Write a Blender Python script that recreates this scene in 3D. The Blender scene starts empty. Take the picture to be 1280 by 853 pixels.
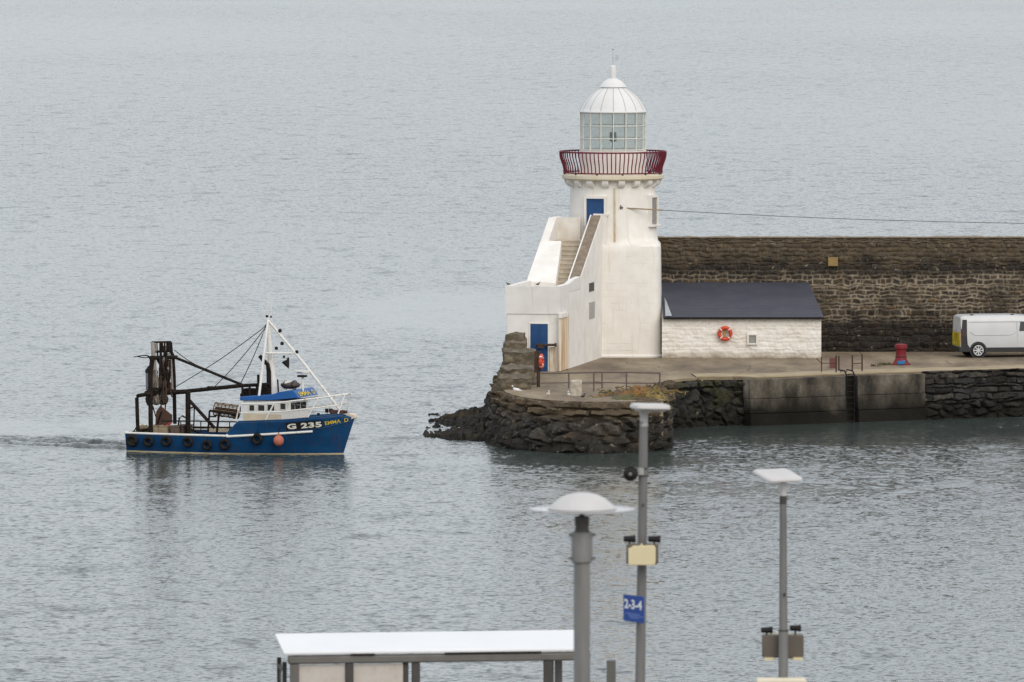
import bpy, bmesh, math, random
from math import sin, cos, pi, radians as R, sqrt, atan2
from mathutils import Vector as V, Matrix as M, noise as NZ
random.seed(7)
SC = bpy.context.scene
COL = SC.collection
# ------------------------------------------------------------------ camera
H = 23.4; F = 10000.0
PITCH = math.atan(556.5/F)
cd = bpy.data.cameras.new('camera'); cam = bpy.data.objects.new('camera', cd); COL.objects.link(cam)
cd.sensor_width = 36; cd.lens = F/1280*36; cd.clip_start = 1; cd.clip_end = 40000
cam.location = (0, 0, H); cam.rotation_euler = (pi/2-PITCH, 0, 0)
cd.dof.use_dof = True; cd.dof.focus_distance = 352; cd.dof.aperture_fstop = 9.5
SC.camera = cam
CAM = V((0, 0, H))
def ray(px, py):
    u = (px-640)/F; v = (426.5-py)/F
    return V((u, cos(PITCH)+v*sin(PITCH), v*cos(PITCH)-sin(PITCH)))
def PD(px, py, D):
    d = ray(px, py); return CAM+d*(D/d.y)
def PZ(px, py, z=2.1):
    d = ray(px, py); return CAM+d*((z-H)/d.z)
def PP(px, py, p0, n):
    d = ray(px, py); return CAM+d*((p0-CAM).dot(n)/d.dot(n))
# ------------------------------------------------------------------ materials
MATS = {}
def nt(name):
    m = bpy.data.materials.new(name); m.use_nodes = True
    t = m.node_tree; t.nodes.clear()
    o = t.nodes.new('ShaderNodeOutputMaterial'); b = t.nodes.new('ShaderNodeBsdfPrincipled')
    t.links.new(b.outputs[0], o.inputs[0])
    return m, t, b
def nd(t, typ, **k):
    n = t.nodes.new(typ)
    for a, b in k.items():
        if a.startswith('i_'):
            key = a[2:]; key = int(key) if key.isdigit() else key.replace('_', ' ')
            n.inputs[key].default_value = b
        else: setattr(n, a, b)
    return n
def lk(t, a, b): t.links.new(a, b)
def coords(t, scale=(1, 1, 1), src='Object'):
    tc = nd(t, 'ShaderNodeTexCoord'); mp = nd(t, 'ShaderNodeMapping'); mp.inputs['Scale'].default_value = scale
    lk(t, tc.outputs[src], mp.inputs['Vector']); return mp.outputs[0]
def noise(t, vec, scale, detail=4, rough=.55):
    n = nd(t, 'ShaderNodeTexNoise'); n.inputs['Scale'].default_value = scale
    n.inputs['Detail'].default_value = detail; n.inputs['Roughness'].default_value = rough
    lk(t, vec, n.inputs['Vector']); return n
def ramp(t, fac, stops, interp='LINEAR'):
    r = nd(t, 'ShaderNodeValToRGB'); cr = r.color_ramp; cr.interpolation = interp
    while len(cr.elements) < len(stops): cr.elements.new(.5)
    for e, (p, c) in zip(cr.elements, stops):
        e.position = p; e.color = (c, c, c, 1) if isinstance(c, (int, float)) else (*c, 1)
    lk(t, fac, r.inputs[0]); return r.outputs[0]
def mix(t, fac, a, b, typ='MIX'):
    n = nd(t, 'ShaderNodeMix', data_type='RGBA', blend_type=typ)
    if isinstance(fac, (int, float)): n.inputs[0].default_value = fac
    else: lk(t, fac, n.inputs[0])
    for i, c in ((6, a), (7, b)):
        if isinstance(c, tuple): n.inputs[i].default_value = (*c, 1)
        else: lk(t, c, n.inputs[i])
    return n.outputs[2]
def math_(t, op, a, b=None, c=None, clamp=False):
    n = nd(t, 'ShaderNodeMath', operation=op, use_clamp=clamp)
    for i, x in enumerate((a, b, c)):
        if x is None: continue
        if isinstance(x, (int, float)): n.inputs[i].default_value = x
        else: lk(t, x, n.inputs[i])
    return n.outputs[0]
def bump(t, b, h, strength=.5, dist=.02):
    n = nd(t, 'ShaderNodeBump'); n.inputs['Strength'].default_value = strength; n.inputs['Distance'].default_value = dist
    lk(t, h, n.inputs['Height']); lk(t, n.outputs[0], b.inputs['Normal'])
def pm(name, c1, c2=None, scale=3, rough=.6, metal=0, spec=.5, bmp=0, stretch=(1, 1, 1), lo=.35, hi=.7, detail=5, stain=None, st_scale=(6, 6, .7), st_lo=.58, st_hi=.75):
    """painted / weathered surface: two tones by noise plus an optional streaky stain"""
    if name in MATS: return MATS[name]
    m, t, b = nt(name)
    vec = coords(t, stretch)
    n = noise(t, vec, scale, detail)
    col = ramp(t, n.outputs[0], [(lo, c1), (hi, c2 or tuple(x*.8 for x in c1))])
    if stain:
        v2 = coords(t, st_scale); n2 = noise(t, v2, 1, 6, .65)
        f = ramp(t, n2.outputs[0], [(st_lo, 0.), (st_hi, 1.)])
        col = mix(t, f, col, stain)
    lk(t, col, b.inputs['Base Color'])
    b.inputs['Roughness'].default_value = rough; b.inputs['Metallic'].default_value = metal; b.inputs['Specular IOR Level'].default_value = spec
    if bmp: bump(t, b, n.outputs[0], bmp, .03)
    MATS[name] = m; return m
# ------------------------------------------------------------------ mesh builder
def rz(a): return M.Rotation(a, 3, 'Z')
def smooth01(a, b, x):
    k = min(1, max(0, (x-a)/(b-a))); return k*k*(3-2*k)
class MB:
    def __init__(s): s.v = []; s.f = []
    def add(s, vs, fs):
        o = len(s.v); s.v += [V(p) for p in vs]; s.f += [[i+o for i in f] for f in fs]; return s
    def box(s, c, size, rot=None):
        c = V(c); x, y, z = [k/2 for k in size]
        vs = [V((a*x, b*y, d*z)) for d in (-1, 1) for b in (-1, 1) for a in (-1, 1)]
        if rot is not None: vs = [rot @ p for p in vs]
        return s.add([c+p for p in vs], [(0, 2, 3, 1), (4, 5, 7, 6), (0, 1, 5, 4), (2, 6, 7, 3), (0, 4, 6, 2), (1, 3, 7, 5)])
    def ring(s, c, ax, r, n, ref=None):
        ax = V(ax).normalized(); ref = V(ref) if ref else (V((0, 0, 1)) if abs(ax.z) < .9 else V((1, 0, 0)))
        u = ax.cross(ref).normalized(); w = ax.cross(u)
        return [V(c)+(u*cos(2*pi*i/n)+w*sin(2*pi*i/n))*r for i in range(n)]
    def tube(s, p, q, r, r2=None, n=8, cap=True):
        p, q = V(p), V(q); r2 = r if r2 is None else r2
        a = s.ring(p, q-p, r, n); b = s.ring(q, q-p, r2, n)
        fs = [(i, (i+1) % n, n+(i+1) % n, n+i) for i in range(n)]
        if cap: fs += [tuple(range(n))[::-1], tuple(range(n, 2*n))]
        return s.add(a+b, fs)
    def path(s, pts, r, n=8, closed=False):
        pts = [V(p) for p in pts]; k = len(pts); vs = []
        rr = r if isinstance(r, (list, tuple)) else [r]*k
        for i, p in enumerate(pts):
            a = pts[(i-1) % k] if (closed or i) else p; b = pts[(i+1) % k] if (closed or i < k-1) else p
            vs += s.ring(p, b-a, rr[i], n)
        fs = []
        for i in range(k if closed else k-1):
            j = (i+1) % k
            fs += [(i*n+a, i*n+(a+1) % n, j*n+(a+1) % n, j*n+a) for a in range(n)]
        if not closed: fs += [tuple(range(n))[::-1], tuple(range((k-1)*n, k*n))]
        return s.add(vs, fs)
    def lathe(s, prof, c=(0, 0, 0), n=48, a0=0, rot=None):
        c = V(c); vs = []; k = len(prof)
        for r, z in prof:
            for i in range(n):
                p = V((r*sin(2*pi*i/n+a0), -r*cos(2*pi*i/n+a0), z)); vs.append(c+(rot @ p if rot else p))
        fs = [(j*n+i, j*n+(i+1) % n, (j+1)*n+(i+1) % n, (j+1)*n+i) for j in range(k-1) for i in range(n)]
        if prof[0][0] > 1e-4: fs.append(tuple(range(n))[::-1])
        if prof[-1][0] > 1e-4: fs.append(tuple(range((k-1)*n, k*n)))
        return s.add(vs, fs)
    def prism(s, poly, z0, z1):
        n = len(poly)
        vs = [(p[0], p[1], z0) for p in poly]+[(p[0], p[1], z1) for p in poly]
        return s.add(vs, [tuple(range(n))[::-1], tuple(range(n, 2*n))]+[(i, (i+1) % n, n+(i+1) % n, n+i) for i in range(n)])
    def slab(s, poly, d):
        """3D polygon extruded by vector d"""
        n = len(poly); d = V(d); poly = [V(p) for p in poly]
        return s.add(poly+[p+d for p in poly], [tuple(range(n))[::-1], tuple(range(n, 2*n))]+[(i, (i+1) % n, n+(i+1) % n, n+i) for i in range(n)])
    def torus(s, c, ax, R_, r, n=28, k=10):
        return s.path(s.ring(c, ax, R_, n), r, k, True)
    def ball(s, c, r, n=14, m=9, rot=None):
        r = r if isinstance(r, (tuple, list)) else (r, r, r); vs = []; c = V(c)
        for j in range(m+1):
            th = pi*j/m
            for i in range(n):
                p = V((r[0]*sin(th)*cos(2*pi*i/n), r[1]*sin(th)*sin(2*pi*i/n), r[2]*cos(th)))
                vs.append(c+(rot @ p if rot else p))
        return s.add(vs, [(j*n+i, j*n+(i+1) % n, (j+1)*n+(i+1) % n, (j+1)*n+i) for j in range(m) for i in range(n)])
    def grid(s, fn, nu, nv):
        vs = [fn(i/(nu-1), j/(nv-1)) for j in range(nv) for i in range(nu)]
        return s.add(vs, [(j*nu+i, j*nu+i+1, (j+1)*nu+i+1, (j+1)*nu+i) for j in range(nv-1) for i in range(nu-1)])
    def build(s, name, mat, parent=None, world=False, smooth=35, bevel=0, loc=None, rot=0, solid=0, clean=True):
        vs = s.v
        if world and parent:
            r = parent
            while r.parent: r = r.parent
            inv = r.matrix_basis.inverted(); vs = [inv @ p for p in vs]
        if loc is not None and world:
            vs = [p-V(loc) for p in vs]
        me = bpy.data.meshes.new(name); me.from_pydata([tuple(p) for p in vs], [], s.f); me.update()
        if clean:
            bm = bmesh.new(); bm.from_mesh(me); bmesh.ops.remove_doubles(bm, verts=bm.verts, dist=1e-5)
            bmesh.ops.recalc_face_normals(bm, faces=bm.faces); bm.to_mesh(me); bm.free()
        if smooth:
            me.shade_smooth(); me.set_sharp_from_angle(angle=R(smooth))
        me.materials.append(mat)
        o = bpy.data.objects.new(name, me); COL.objects.link(o)
        if parent: o.parent = parent
        if loc is not None: o.location = loc; o.rotation_euler = (0, 0, rot)
        if solid:
            md = o.modifiers.new('thick', 'SOLIDIFY'); md.thickness = solid; md.offset = -1
        if bevel:
            md = o.modifiers.new('bevel', 'BEVEL'); md.width = bevel; md.segments = 2; md.limit_method = 'ANGLE'; md.angle_limit = R(40)
        return o
def thing(name, label, cat, loc=(0, 0, 0), rot=0, group=None):
    o = bpy.data.objects.new(name, None); COL.objects.link(o); o.empty_display_size = .3
    o.location = loc; o.rotation_euler = (0, 0, rot)
    return tag(o, label, cat, group)
def tag(o, label, cat, group=None):
    o['label'] = label; o['category'] = cat
    if group: o['group'] = group
    return o
def struct(o): o['kind'] = 'structure'; return o
def basis(o):
    o.matrix_basis  # parents are set with plain loc/rot, matrix_basis follows from them
    return o
def text2d(body, height, bold=.0, spacing=1.0):
    """flat triangles of a string, height = cap height, origin at its centre -> list of verts (x,y), faces"""
    cu = bpy.data.curves.new('t', 'FONT'); cu.body = body; cu.offset = bold; cu.space_character = spacing
    cu.resolution_u = 3
    o = bpy.data.objects.new('t', cu); COL.objects.link(o)
    dg = bpy.context.evaluated_depsgraph_get()
    me = bpy.data.meshes.new_from_object(o.evaluated_get(dg))
    bm = bmesh.new(); bm.from_mesh(me); bmesh.ops.triangulate(bm, faces=bm.faces)
    vs = [(v.co.x, v.co.y) for v in bm.verts]; bm.verts.index_update(); fs = [[v.index for v in f.verts] for f in bm.faces]
    bm.free(); bpy.data.objects.remove(o); bpy.data.curves.remove(cu); bpy.data.meshes.remove(me)
    x0, x1 = min(v[0] for v in vs), max(v[0] for v in vs); y0, y1 = min(v[1] for v in vs), max(v[1] for v in vs)
    k = height/(y1-y0)
    return [((x-(x0+x1)/2)*k, (y-(y0+y1)/2)*k) for x, y in vs], fs, (x1-x0)*k
def copy_tree(o, parent=None):
    c = o.copy(); COL.objects.link(c)
    if parent: c.parent = parent
    for ch in [x for x in bpy.data.objects if x.parent == o]: copy_tree(ch, c)
    return c
# ------------------------------------------------------------------ masonry
def h2(*a):
    x = hash(tuple(int(k*7919) for k in a)) & 0xffffffff
    x = (x*2654435761) & 0xffffffff; x ^= x >> 15; x = (x*2246822519) & 0xffffffff; x ^= x >> 13
    return x/0xffffffff
import bisect
def row_cells(L, Ht, hr, wr, seed, irregular=.0):
    rg = random.Random(seed); ts = [0]; rows = []
    while ts[-1] < Ht:
        ts.append(ts[-1]+rg.uniform(*hr)); ss = [-rg.random()*wr[1]]
        while ss[-1] < L+1: ss.append(ss[-1]+rg.uniform(*wr)*(1 if rg.random() > .25 else .55))
        rows.append(ss)
    def f(s, t):
        j = min(max(bisect.bisect(ts, t)-1, 0), len(rows)-1); ss = rows[j]
        i = min(max(bisect.bisect(ss, s)-1, 0), len(ss)-2)
        d = min(s-ss[i], ss[i+1]-s, t-ts[j], ts[j+1]-t)
        return (j, i, seed), max(d, 0), s-(ss[i]+ss[i+1])/2, t-(ts[j]+ts[j+1])/2
    return f
def vor_cells(cw, ch, seed, wv=.25):
    def f(s, t):
        ci, cj = int(math.floor(s/cw)), int(math.floor(t/ch)); best = []
        for a in range(ci-2, ci+3):
            for b in range(cj-2, cj+3):
                x = (a+.1+.8*h2(a, b, seed)+(.5 if b % 2 else 0))*cw; y = (b+.1+.8*h2(a, b, seed+1))*ch
                w = wv*h2(a, b, seed+2)
                best.append((sqrt(((s-x)/cw)**2+((t-y)/ch)**2)-w, a, b, s-x, t-y))
        best.sort()
        return (best[0][1], best[0][2], seed), (best[1][0]-best[0][0])*.5*min(cw, ch), best[0][3], best[0][4]
    return f
def masonry(name, P, N, L, Ht, ns, nt_, cells, joint, depth, warp, mat, rough=.03, wf=2.5, parent=None, off=0, tilt=0, zrough=None):
    vs = []; cols = []
    for j in range(nt_):
        t = Ht*j/(nt_-1)
        for i in range(ns):
            s_ = L*i/(ns-1)
            q = V((s_*wf, t*wf, 3.3)); wx = NZ.noise(q)*warp; wt = NZ.noise(q+V((11, 5, 2)))*warp*.7
            (cid, d, ds, dt) = cells(s_+wx, t+wt)
            a, b = h2(*cid), h2(cid[0]+3, cid[1]+17, cid[2])
            pr = smooth01(0, joint, d)
            base, nrm = P(s_, t), N(s_, t)
            nn = NZ.fractal(base*3.0, 1.0, 2.0, 4)*rough
            tl = tilt*pr*((h2(cid[0]+7, cid[1], 1)-.5)*ds+(h2(cid[0], cid[1]+7, 2)-.35)*dt)
            vs.append(base+nrm*(off+depth*pr*(.55+.9*b)+nn+tl))
            cols += [a, 1-pr, b, 1]
    me = bpy.data.meshes.new(name)
    fs = [(j*ns+i, j*ns+i+1, (j+1)*ns+i+1, (j+1)*ns+i) for j in range(nt_-1) for i in range(ns-1)]
    me.from_pydata([tuple(v) for v in vs], [], fs); me.update()
    ca = me.color_attributes.new('stone', 'FLOAT_COLOR', 'POINT'); ca.data.foreach_set('color', cols)
    me.materials.append(mat); me.shade_smooth(); me.set_sharp_from_angle(angle=R(24 if tilt > .4 else 50))
    o = bpy.data.objects.new(name, me); COL.objects.link(o)
    if parent: o.parent = parent
    return o
def stone_mat(name, tones, mortar, mk=.8, zones=(), spots=None, rough=.9, nsc=6, film=None, pale=None, stones_k=(.62, 1.3)):
    """zones: (z_lo, z_hi, wobble, colour, strength): full strength below z_lo, none above z_hi"""
    m, t, b = nt(name)
    at = nd(t, 'ShaderNodeAttribute', attribute_name='stone'); sp = nd(t, 'ShaderNodeSeparateColor'); lk(t, at.outputs['Color'], sp.inputs[0])
    col = ramp(t, sp.outputs[0], [(i/(len(tones)-1), c) for i, c in enumerate(tones)])
    pos = nd(t, 'ShaderNodeNewGeometry').outputs['Position']
    n1 = noise(t, pos, nsc, 6, .65)
    k = ramp(t, n1.outputs[0], [(.25, stones_k[0]), (.75, stones_k[1])])
    col = mix(t, 1.0, col, k, 'MULTIPLY')
    n0 = noise(t, pos, .45, 4, .6); mk_f = ramp(t, n0.outputs[0], [(.35, .25), (.62, 1.)])
    jf = math_(t, 'MULTIPLY', math_(t, 'MULTIPLY', sp.outputs[1], mk), mk_f)
    col = mix(t, jf, col, mortar)
    if film:                                   # lichen film with its own shape
        c, lo, hi, sc, stg = film
        n4 = noise(t, pos, sc, 5, .6); f = math_(t, 'MULTIPLY', ramp(t, n4.outputs[0], [(lo, 0.), (hi, 1.)]), stg)
        col = mix(t, f, col, c)
    sz = nd(t, 'ShaderNodeSeparateXYZ'); lk(t, pos, sz.inputs[0])
    def zmask(z0, z1, soft, wob, sc_=.9):
        """1 between z0 and z1 with soft, wandering edges"""
        n2 = noise(t, pos, sc_, 4, .6)
        zz = math_(t, 'ADD', sz.outputs[2], math_(t, 'MULTIPLY', math_(t, 'SUBTRACT', n2.outputs[0], .5), wob))
        out = None
        for e, sg in ((z0, 1), (z1, -1)):
            mr = nd(t, 'ShaderNodeMapRange', interpolation_type='SMOOTHSTEP'); lk(t, zz, mr.inputs[0])
            for q, vv in enumerate((e-soft, e+soft, 0 if sg > 0 else 1, 1 if sg > 0 else 0)): mr.inputs[q+1].default_value = vv
            out = mr.outputs[0] if out is None else math_(t, 'MULTIPLY', out, mr.outputs[0])
        return out
    for (z0, z1, soft, wob, c, stg) in zones:
        col = mix(t, math_(t, 'MULTIPLY', zmask(z0, z1, soft, wob), stg), col, c)
    if pale:                                   # stretches repointed with pale mortar
        z0, z1, soft, c, stg = pale
        pn = noise(t, pos, .7, 4, .6)
        f = math_(t, 'MULTIPLY', math_(t, 'MULTIPLY', zmask(z0, z1, soft, .8), sp.outputs[1]), ramp(t, pn.outputs[0], [(.40, .05), (.58, stg)]))
        col = mix(t, f, col, c)
    if spots:
        c, lo, hi, sc = spots
        n3 = noise(t, pos, sc, 3, .7); col = mix(t, ramp(t, n3.outputs[0], [(lo, 0.), (hi, .8)]), col, c)
    lk(t, col, b.inputs['Base Color']); b.inputs['Roughness'].default_value = rough
    b.inputs['Specular IOR Level'].default_value = .25
    n5 = noise(t, pos, 14, 5, .7); bump(t, b, n5.outputs[0], .85, .06)
    return m
# ------------------------------------------------------------------ palette
WHITE = pm('white_paint', (.80, .78, .745), (.70, .67, .625), 1.3, .75, stain=(.50, .42, .31), st_scale=(3.5, 3.5, .28), st_lo=.63, st_hi=.86, bmp=.12)
WHITE_CLEAN = pm('white_gloss_paint', (.80, .80, .79), (.72, .72, .71), 2, .4)
BLUE_DOOR = pm('blue_door_paint', (.006, .05, .165), (.012, .065, .19), 2.5, .5, stain=(.10, .085, .07), st_lo=.66, st_hi=.9)
RED_IRON = pm('dark_red_iron_paint', (.150, .010, .026), (.105, .009, .020), 4, .6, spec=.25)
IRON = pm('rusty_iron', (.05, .04, .036), (.09, .05, .033), 6, .8, spec=.15)
GREYIRON = pm('grey_rail_iron', (.105, .088, .080), (.15, .10, .075), 5, .7)
CREAM = pm('rusty_cream_paint', (.66, .60, .48), (.60, .52, .38), 2, .7, stain=(.42, .20, .06), st_scale=(2.2, 2.2, 1.2), st_lo=.60, st_hi=.76)
GALV = pm('galvanised_steel', (.125, .125, .123), (.185, .185, .18), 2.2, .6, spec=.3, stretch=(4, 4, .6), lo=.3, hi=.75)
DARKGREY = pm('dark_grey_metal', (.055, .052, .048), (.08, .075, .07), 4, .5, spec=.15)
BLACK = pm('black_paint', (.011, .011, .013), (.024, .02, .019), 5, .55, spec=.15)
RUBBER = pm('black_rubber', (.010, .010, .011), (.022, .021, .02), 4, .75, spec=.15)
CONC = pm('pale_concrete', (.36, .31, .24), (.27, .22, .165), 2.2, .9, bmp=.3)
# ------------------------------------------------------------------ world, sun
EL, AZ = 36, 155     # sun height; compass azimuth (0 = +Y, 90 = +X)
w = bpy.data.worlds.new('World'); SC.world = w; w.use_nodes = True
t = w.node_tree; bg = t.nodes['Background']
sk = nd(t, 'ShaderNodeTexSky', sky_type='NISHITA', sun_disc=False, sun_elevation=R(EL), sun_rotation=R(AZ), air_density=1.0, dust_density=1.0, ozone_density=1.0, altitude=0)
# overcast: a pale cloud deck with soft breaks over the clear-sky model
tc = nd(t, 'ShaderNodeTexCoord'); cn = noise(t, tc.outputs['Generated'], 2.2, 4, .55)
cloud = ramp(t, cn.outputs[0], [(.3, (5.8, 5.98, 6.22)), (.7, (6.75, 6.86, 7.0))])
sxyz = nd(t, 'ShaderNodeSeparateXYZ'); lk(t, tc.outputs['Generated'], sxyz.inputs[0])
cloud = mix(t, 1.0, cloud, ramp(t, sxyz.outputs[2], [(0., .63), (.2, .84), (.7, .82)]), 'MULTIPLY')     # overcast: the deck is dimmer towards the horizon
lk(t, mix(t, .86, sk.outputs[0], cloud), bg.inputs[0]); bg.inputs[1].default_value = .15
sd = bpy.data.lights.new('sun', 'SUN'); sd.energy = 1.0; sd.angle = R(40); sd.color = (1, .90, .77)
so = bpy.data.objects.new('sun', sd); COL.objects.link(so)
dirv = V((sin(R(AZ))*cos(R(EL)), cos(R(AZ))*cos(R(EL)), sin(R(EL))))
so.rotation_euler = dirv.to_track_quat('Z', 'Y').to_euler(); so.location = (0, 300, 80)
SC.view_settings.view_transform = 'Standard'; SC.view_settings.look = 'None'
SC.view_settings.exposure = 0.44; SC.view_settings.gamma = 1
# ------------------------------------------------------------------ water
def water_mat():
    m, t, b = nt('sea_water')
    pos = nd(t, 'ShaderNodeNewGeometry').outputs['Position']
    def mp(sx, sy, rot=0, loc=(0, 0, 0)):
        q = nd(t, 'ShaderNodeMapping'); q.inputs['Scale'].default_value = (sx, sy, 1); q.inputs['Rotation'].default_value = (0, 0, rot); q.inputs['Location'].default_value = loc
        lk(t, pos, q.inputs[0]); return q.outputs[0]
    layers = [(mp(4.2, 4.0, .12), 1.0, 2, .5), (mp(1.5, 1.5, -.2), 1.0, 2, .5), (mp(.4, .45, .1), 1.0, 3, .5)]
    amp = [W_AMP[0], W_AMP[1], W_AMP[2]]
    acc = None
    for (vec, sc, det, ro), a in zip(layers, amp):
        n = noise(t, vec, sc, det, ro)
        s1 = nd(t, 'ShaderNodeVectorMath', operation='SUBTRACT'); lk(t, n.outputs['Color'], s1.inputs[0]); s1.inputs[1].default_value = (.5, .5, .5)
        s2 = nd(t, 'ShaderNodeVectorMath', operation='MULTIPLY'); lk(t, s1.outputs[0], s2.inputs[0]); s2.inputs[1].default_value = (a*.7, a, 0)
        if acc is None: acc = s2.outputs[0]
        else:
            ad = nd(t, 'ShaderNodeVectorMath', operation='ADD'); lk(t, acc, ad.inputs[0]); lk(t, s2.outputs[0], ad.inputs[1]); acc = ad.outputs[0]
    # steeper wavelet faces, few and far between, at every size of ripple
    for (vec, lo_, hi_, k_) in ((mp(4.6, 3.6, .05), .52, .72, STEEP[0]), (mp(2.0, 1.5, -.08), .53, .72, STEEP[1]), (mp(.85, .5, .06, (5, 2, 0)), .54, .72, STEEP[2]), (mp(.36, .17, -.04, (1, 7, 0)), .55, .72, STEEP[3])):
        n = noise(t, vec, 1.0, 2, .5); f = math_(t, 'MULTIPLY', ramp(t, n.outputs[0], [(lo_, 0.), (hi_, 1.)]), -k_)
        cb = nd(t, 'ShaderNodeCombineXYZ'); lk(t, f, cb.inputs[1])
        ad = nd(t, 'ShaderNodeVectorMath', operation='ADD'); lk(t, acc, ad.inputs[0]); lk(t, cb.outputs[0], ad.inputs[1]); acc = ad.outputs[0]
    # calm slicks: wind drops in long patches, and in the lee of the pier
    g = noise(t, mp(.008, .0045, .15, (3.1, 1.7, 0)), 1.0, 3, .5)
    slick = ramp(t, g.outputs[0], [(.36, .78), (.60, 1.08)])
    sx = nd(t, 'ShaderNodeSeparateXYZ'); lk(t, pos, sx.inputs[0])
    def patch(cx, cy, rx, ry, rot):
        q = nd(t, 'ShaderNodeMapping', vector_type='TEXTURE'); q.inputs['Location'].default_value = (cx, cy, 0); q.inputs['Rotation'].default_value = (0, 0, rot); q.inputs['Scale'].default_value = (rx, ry, 1)
        lk(t, pos, q.inputs[0]); ln = nd(t, 'ShaderNodeVectorMath', operation='LENGTH'); lk(t, q.outputs[0], ln.inputs[0])
        wob = noise(t, mp(.12, .03), 1, 4, .6)
        return ramp(t, math_(t, 'ADD', ln.outputs['Value'], math_(t, 'MULTIPLY', math_(t, 'SUBTRACT', wob.outputs[0], .5), .9)), [(.6, .36), (1.05, 1.)])
    for pt in SLICKS: slick = math_(t, 'MULTIPLY', slick, patch(*pt))
    sc = nd(t, 'ShaderNodeVectorMath', operation='SCALE'); lk(t, acc, sc.inputs[0]); lk(t, slick, sc.inputs['Scale'])
    up = nd(t, 'ShaderNodeVectorMath', operation='ADD'); lk(t, sc.outputs[0], up.inputs[0]); up.inputs[1].default_value = (0, 0, 1)
    no = nd(t, 'ShaderNodeVectorMath', operation='NORMALIZE'); lk(t, up.outputs[0], no.inputs[0])
    lk(t, no.outputs[0], b.inputs['Normal'])
    n = noise(t, mp(.02, .012), 1, 3); lk(t, ramp(t, n.outputs[0], [(.3, WCOL), (.7, tuple(c*1.15 for c in WCOL))]), b.inputs['Base Color'])
    b.inputs['Roughness'].default_value = .14; b.inputs['IOR'].default_value = 1.31
    return m
W_AMP = (.27, .13, .04); WCOL = (.040, .052, .048)
STEEP = (.20, .15, .085, .07)
SLICKS = [(16, 346, 16, 8.5, -.05), (4, 331, 8, 4.5, 0), (-3, 450, 10, 27, .0), (-24, 352, 13, 6.5, .05), (10, 315, 9, 5, .0)]
WATER = water_mat()
b_ = MB(); b_.add([(-9000, 118, 0), (9000, 118, 0), (9000, 26000, 0), (-9000, 26000, 0)], [(0, 1, 2, 3)])
struct(b_.build('water', WATER, smooth=0))
# wake ridges astern of the boat
def wk(u, v):
    p = PZ(-120+295*u, 546+12*u, 0); q = (v-.5)*2
    env = max(0, 1-q*q)*(.25+.75*u)*min(1, (1-u)*25)
    y = q*(5.5-2.0*u)
    n = NZ.fractal(V((p.x*.9, y*1.4, 1)), .8, 2.2, 5)
    return V((p.x, p.y+y, -.012+env*(.07+.15*n+.10*sin(y*3.1+p.x*.35))))
wkm = MB(); wkm.grid(wk, 240, 60); struct(wkm.build('water_wake', WATER, smooth=180))
# ------------------------------------------------------------------ quay plan
ZQ = 2.1
def G(px, py): p = PZ(px, py, ZQ); return V((p.x, p.y, 0))
edge = [G(1520, 454), G(1280, 462), G(1150, 465.5), G(1067, 468), G(945, 472.8), G(915, 471.8), G(870, 472), G(834, 475.5)]
head = [V((6.52, 350, 0)), V((6.48, 344, 0)), G(829, 500), G(790, 502.5), G(745, 503.2), G(700, 502), G(668, 499.5), G(643, 495), G(630, 489.5), V((-.42, 347.5, 0)), V((-.36, 353, 0)), V((-.30, 358.6, 0))]
back = [V((.05, 361, 0)), V((1.4, 369, 0)), V((1.4, 377, 0)), V((46, 377, 0))]
outline = edge+head+back
def quay_mat():
    m, t, b = nt('quay_concrete')
    pos = nd(t, 'ShaderNodeNewGeometry').outputs['Position']
    mp = nd(t, 'ShaderNodeMapping'); mp.inputs['Scale'].default_value = (1, .25, 1); lk(t, pos, mp.inputs[0])
    n = noise(t, mp.outputs[0], .55, 6, .62)
    col = ramp(t, n.outputs[0], [(.30, (.085, .063, .040)), (.48, (.190, .146, .094)), (.74, (.34, .275, .18))])
    n2 = noise(t, mp.outputs[0], .25, 3); col = mix(t, ramp(t, n2.outputs[0], [(.48, 0.), (.62, .4)]), col, (.17, .118, .088))
    n3 = noise(t, pos, 7, 4, .7); col = mix(t, 1., col, ramp(t, n3.outputs[0], [(.3, .78), (.7, 1.18)]), 'MULTIPLY')
    vo = nd(t, 'ShaderNodeTexVoronoi', feature='DISTANCE_TO_EDGE'); vo.inputs['Scale'].default_value = .35; lk(t, pos, vo.inputs['Vector'])
    col = mix(t, ramp(t, vo.outputs['Distance'], [(0, .7), (.02, 0.)]), col, (.07, .055, .045))
    lk(t, col, b.inputs['Base Color']); b.inputs['Roughness'].default_value = .9; bump(t, b, n3.outputs[0], .3, .03)
    return m
QUAY = quay_mat()
qb = MB(); qb.prism([(p.x, p.y) for p in outline][::-1], -1.5, ZQ); struct(qb.build('quay', QUAY, smooth=0))
# pale kerb along the harbour edge, a few centimetres proud
def strip(pts, w_, z0, z1):
    ins = []
    for i, p in enumerate(pts):
        d = (pts[min(i+1, len(pts)-1)]-pts[max(i-1, 0)]).normalized(); ins.append(p+V((d.y, -d.x, 0))*w_)
    ring_ = pts+ins[::-1]; mb = MB(); n = len(pts); mb.v = [V((p.x, p.y, z)) for z in (z0, z1) for p in pts+ins]
    for i in range(n-1):
        mb.f += [[2*n+i, 2*n+i+1, 3*n+i+1, 3*n+i], [i, i+1, 2*n+i+1, 2*n+i], [n+i, n+i+1, 3*n+i+1, 3*n+i]]
    return mb
KERB = pm('quay_edge_concrete', (.37, .30, .19), (.25, .195, .12), 1.2, .9, bmp=.3)
o = strip(edge[:-1], 2.2, ZQ-.02, ZQ+.05).build('quay_kerb', KERB, smooth=0, clean=False); struct(o)
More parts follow.
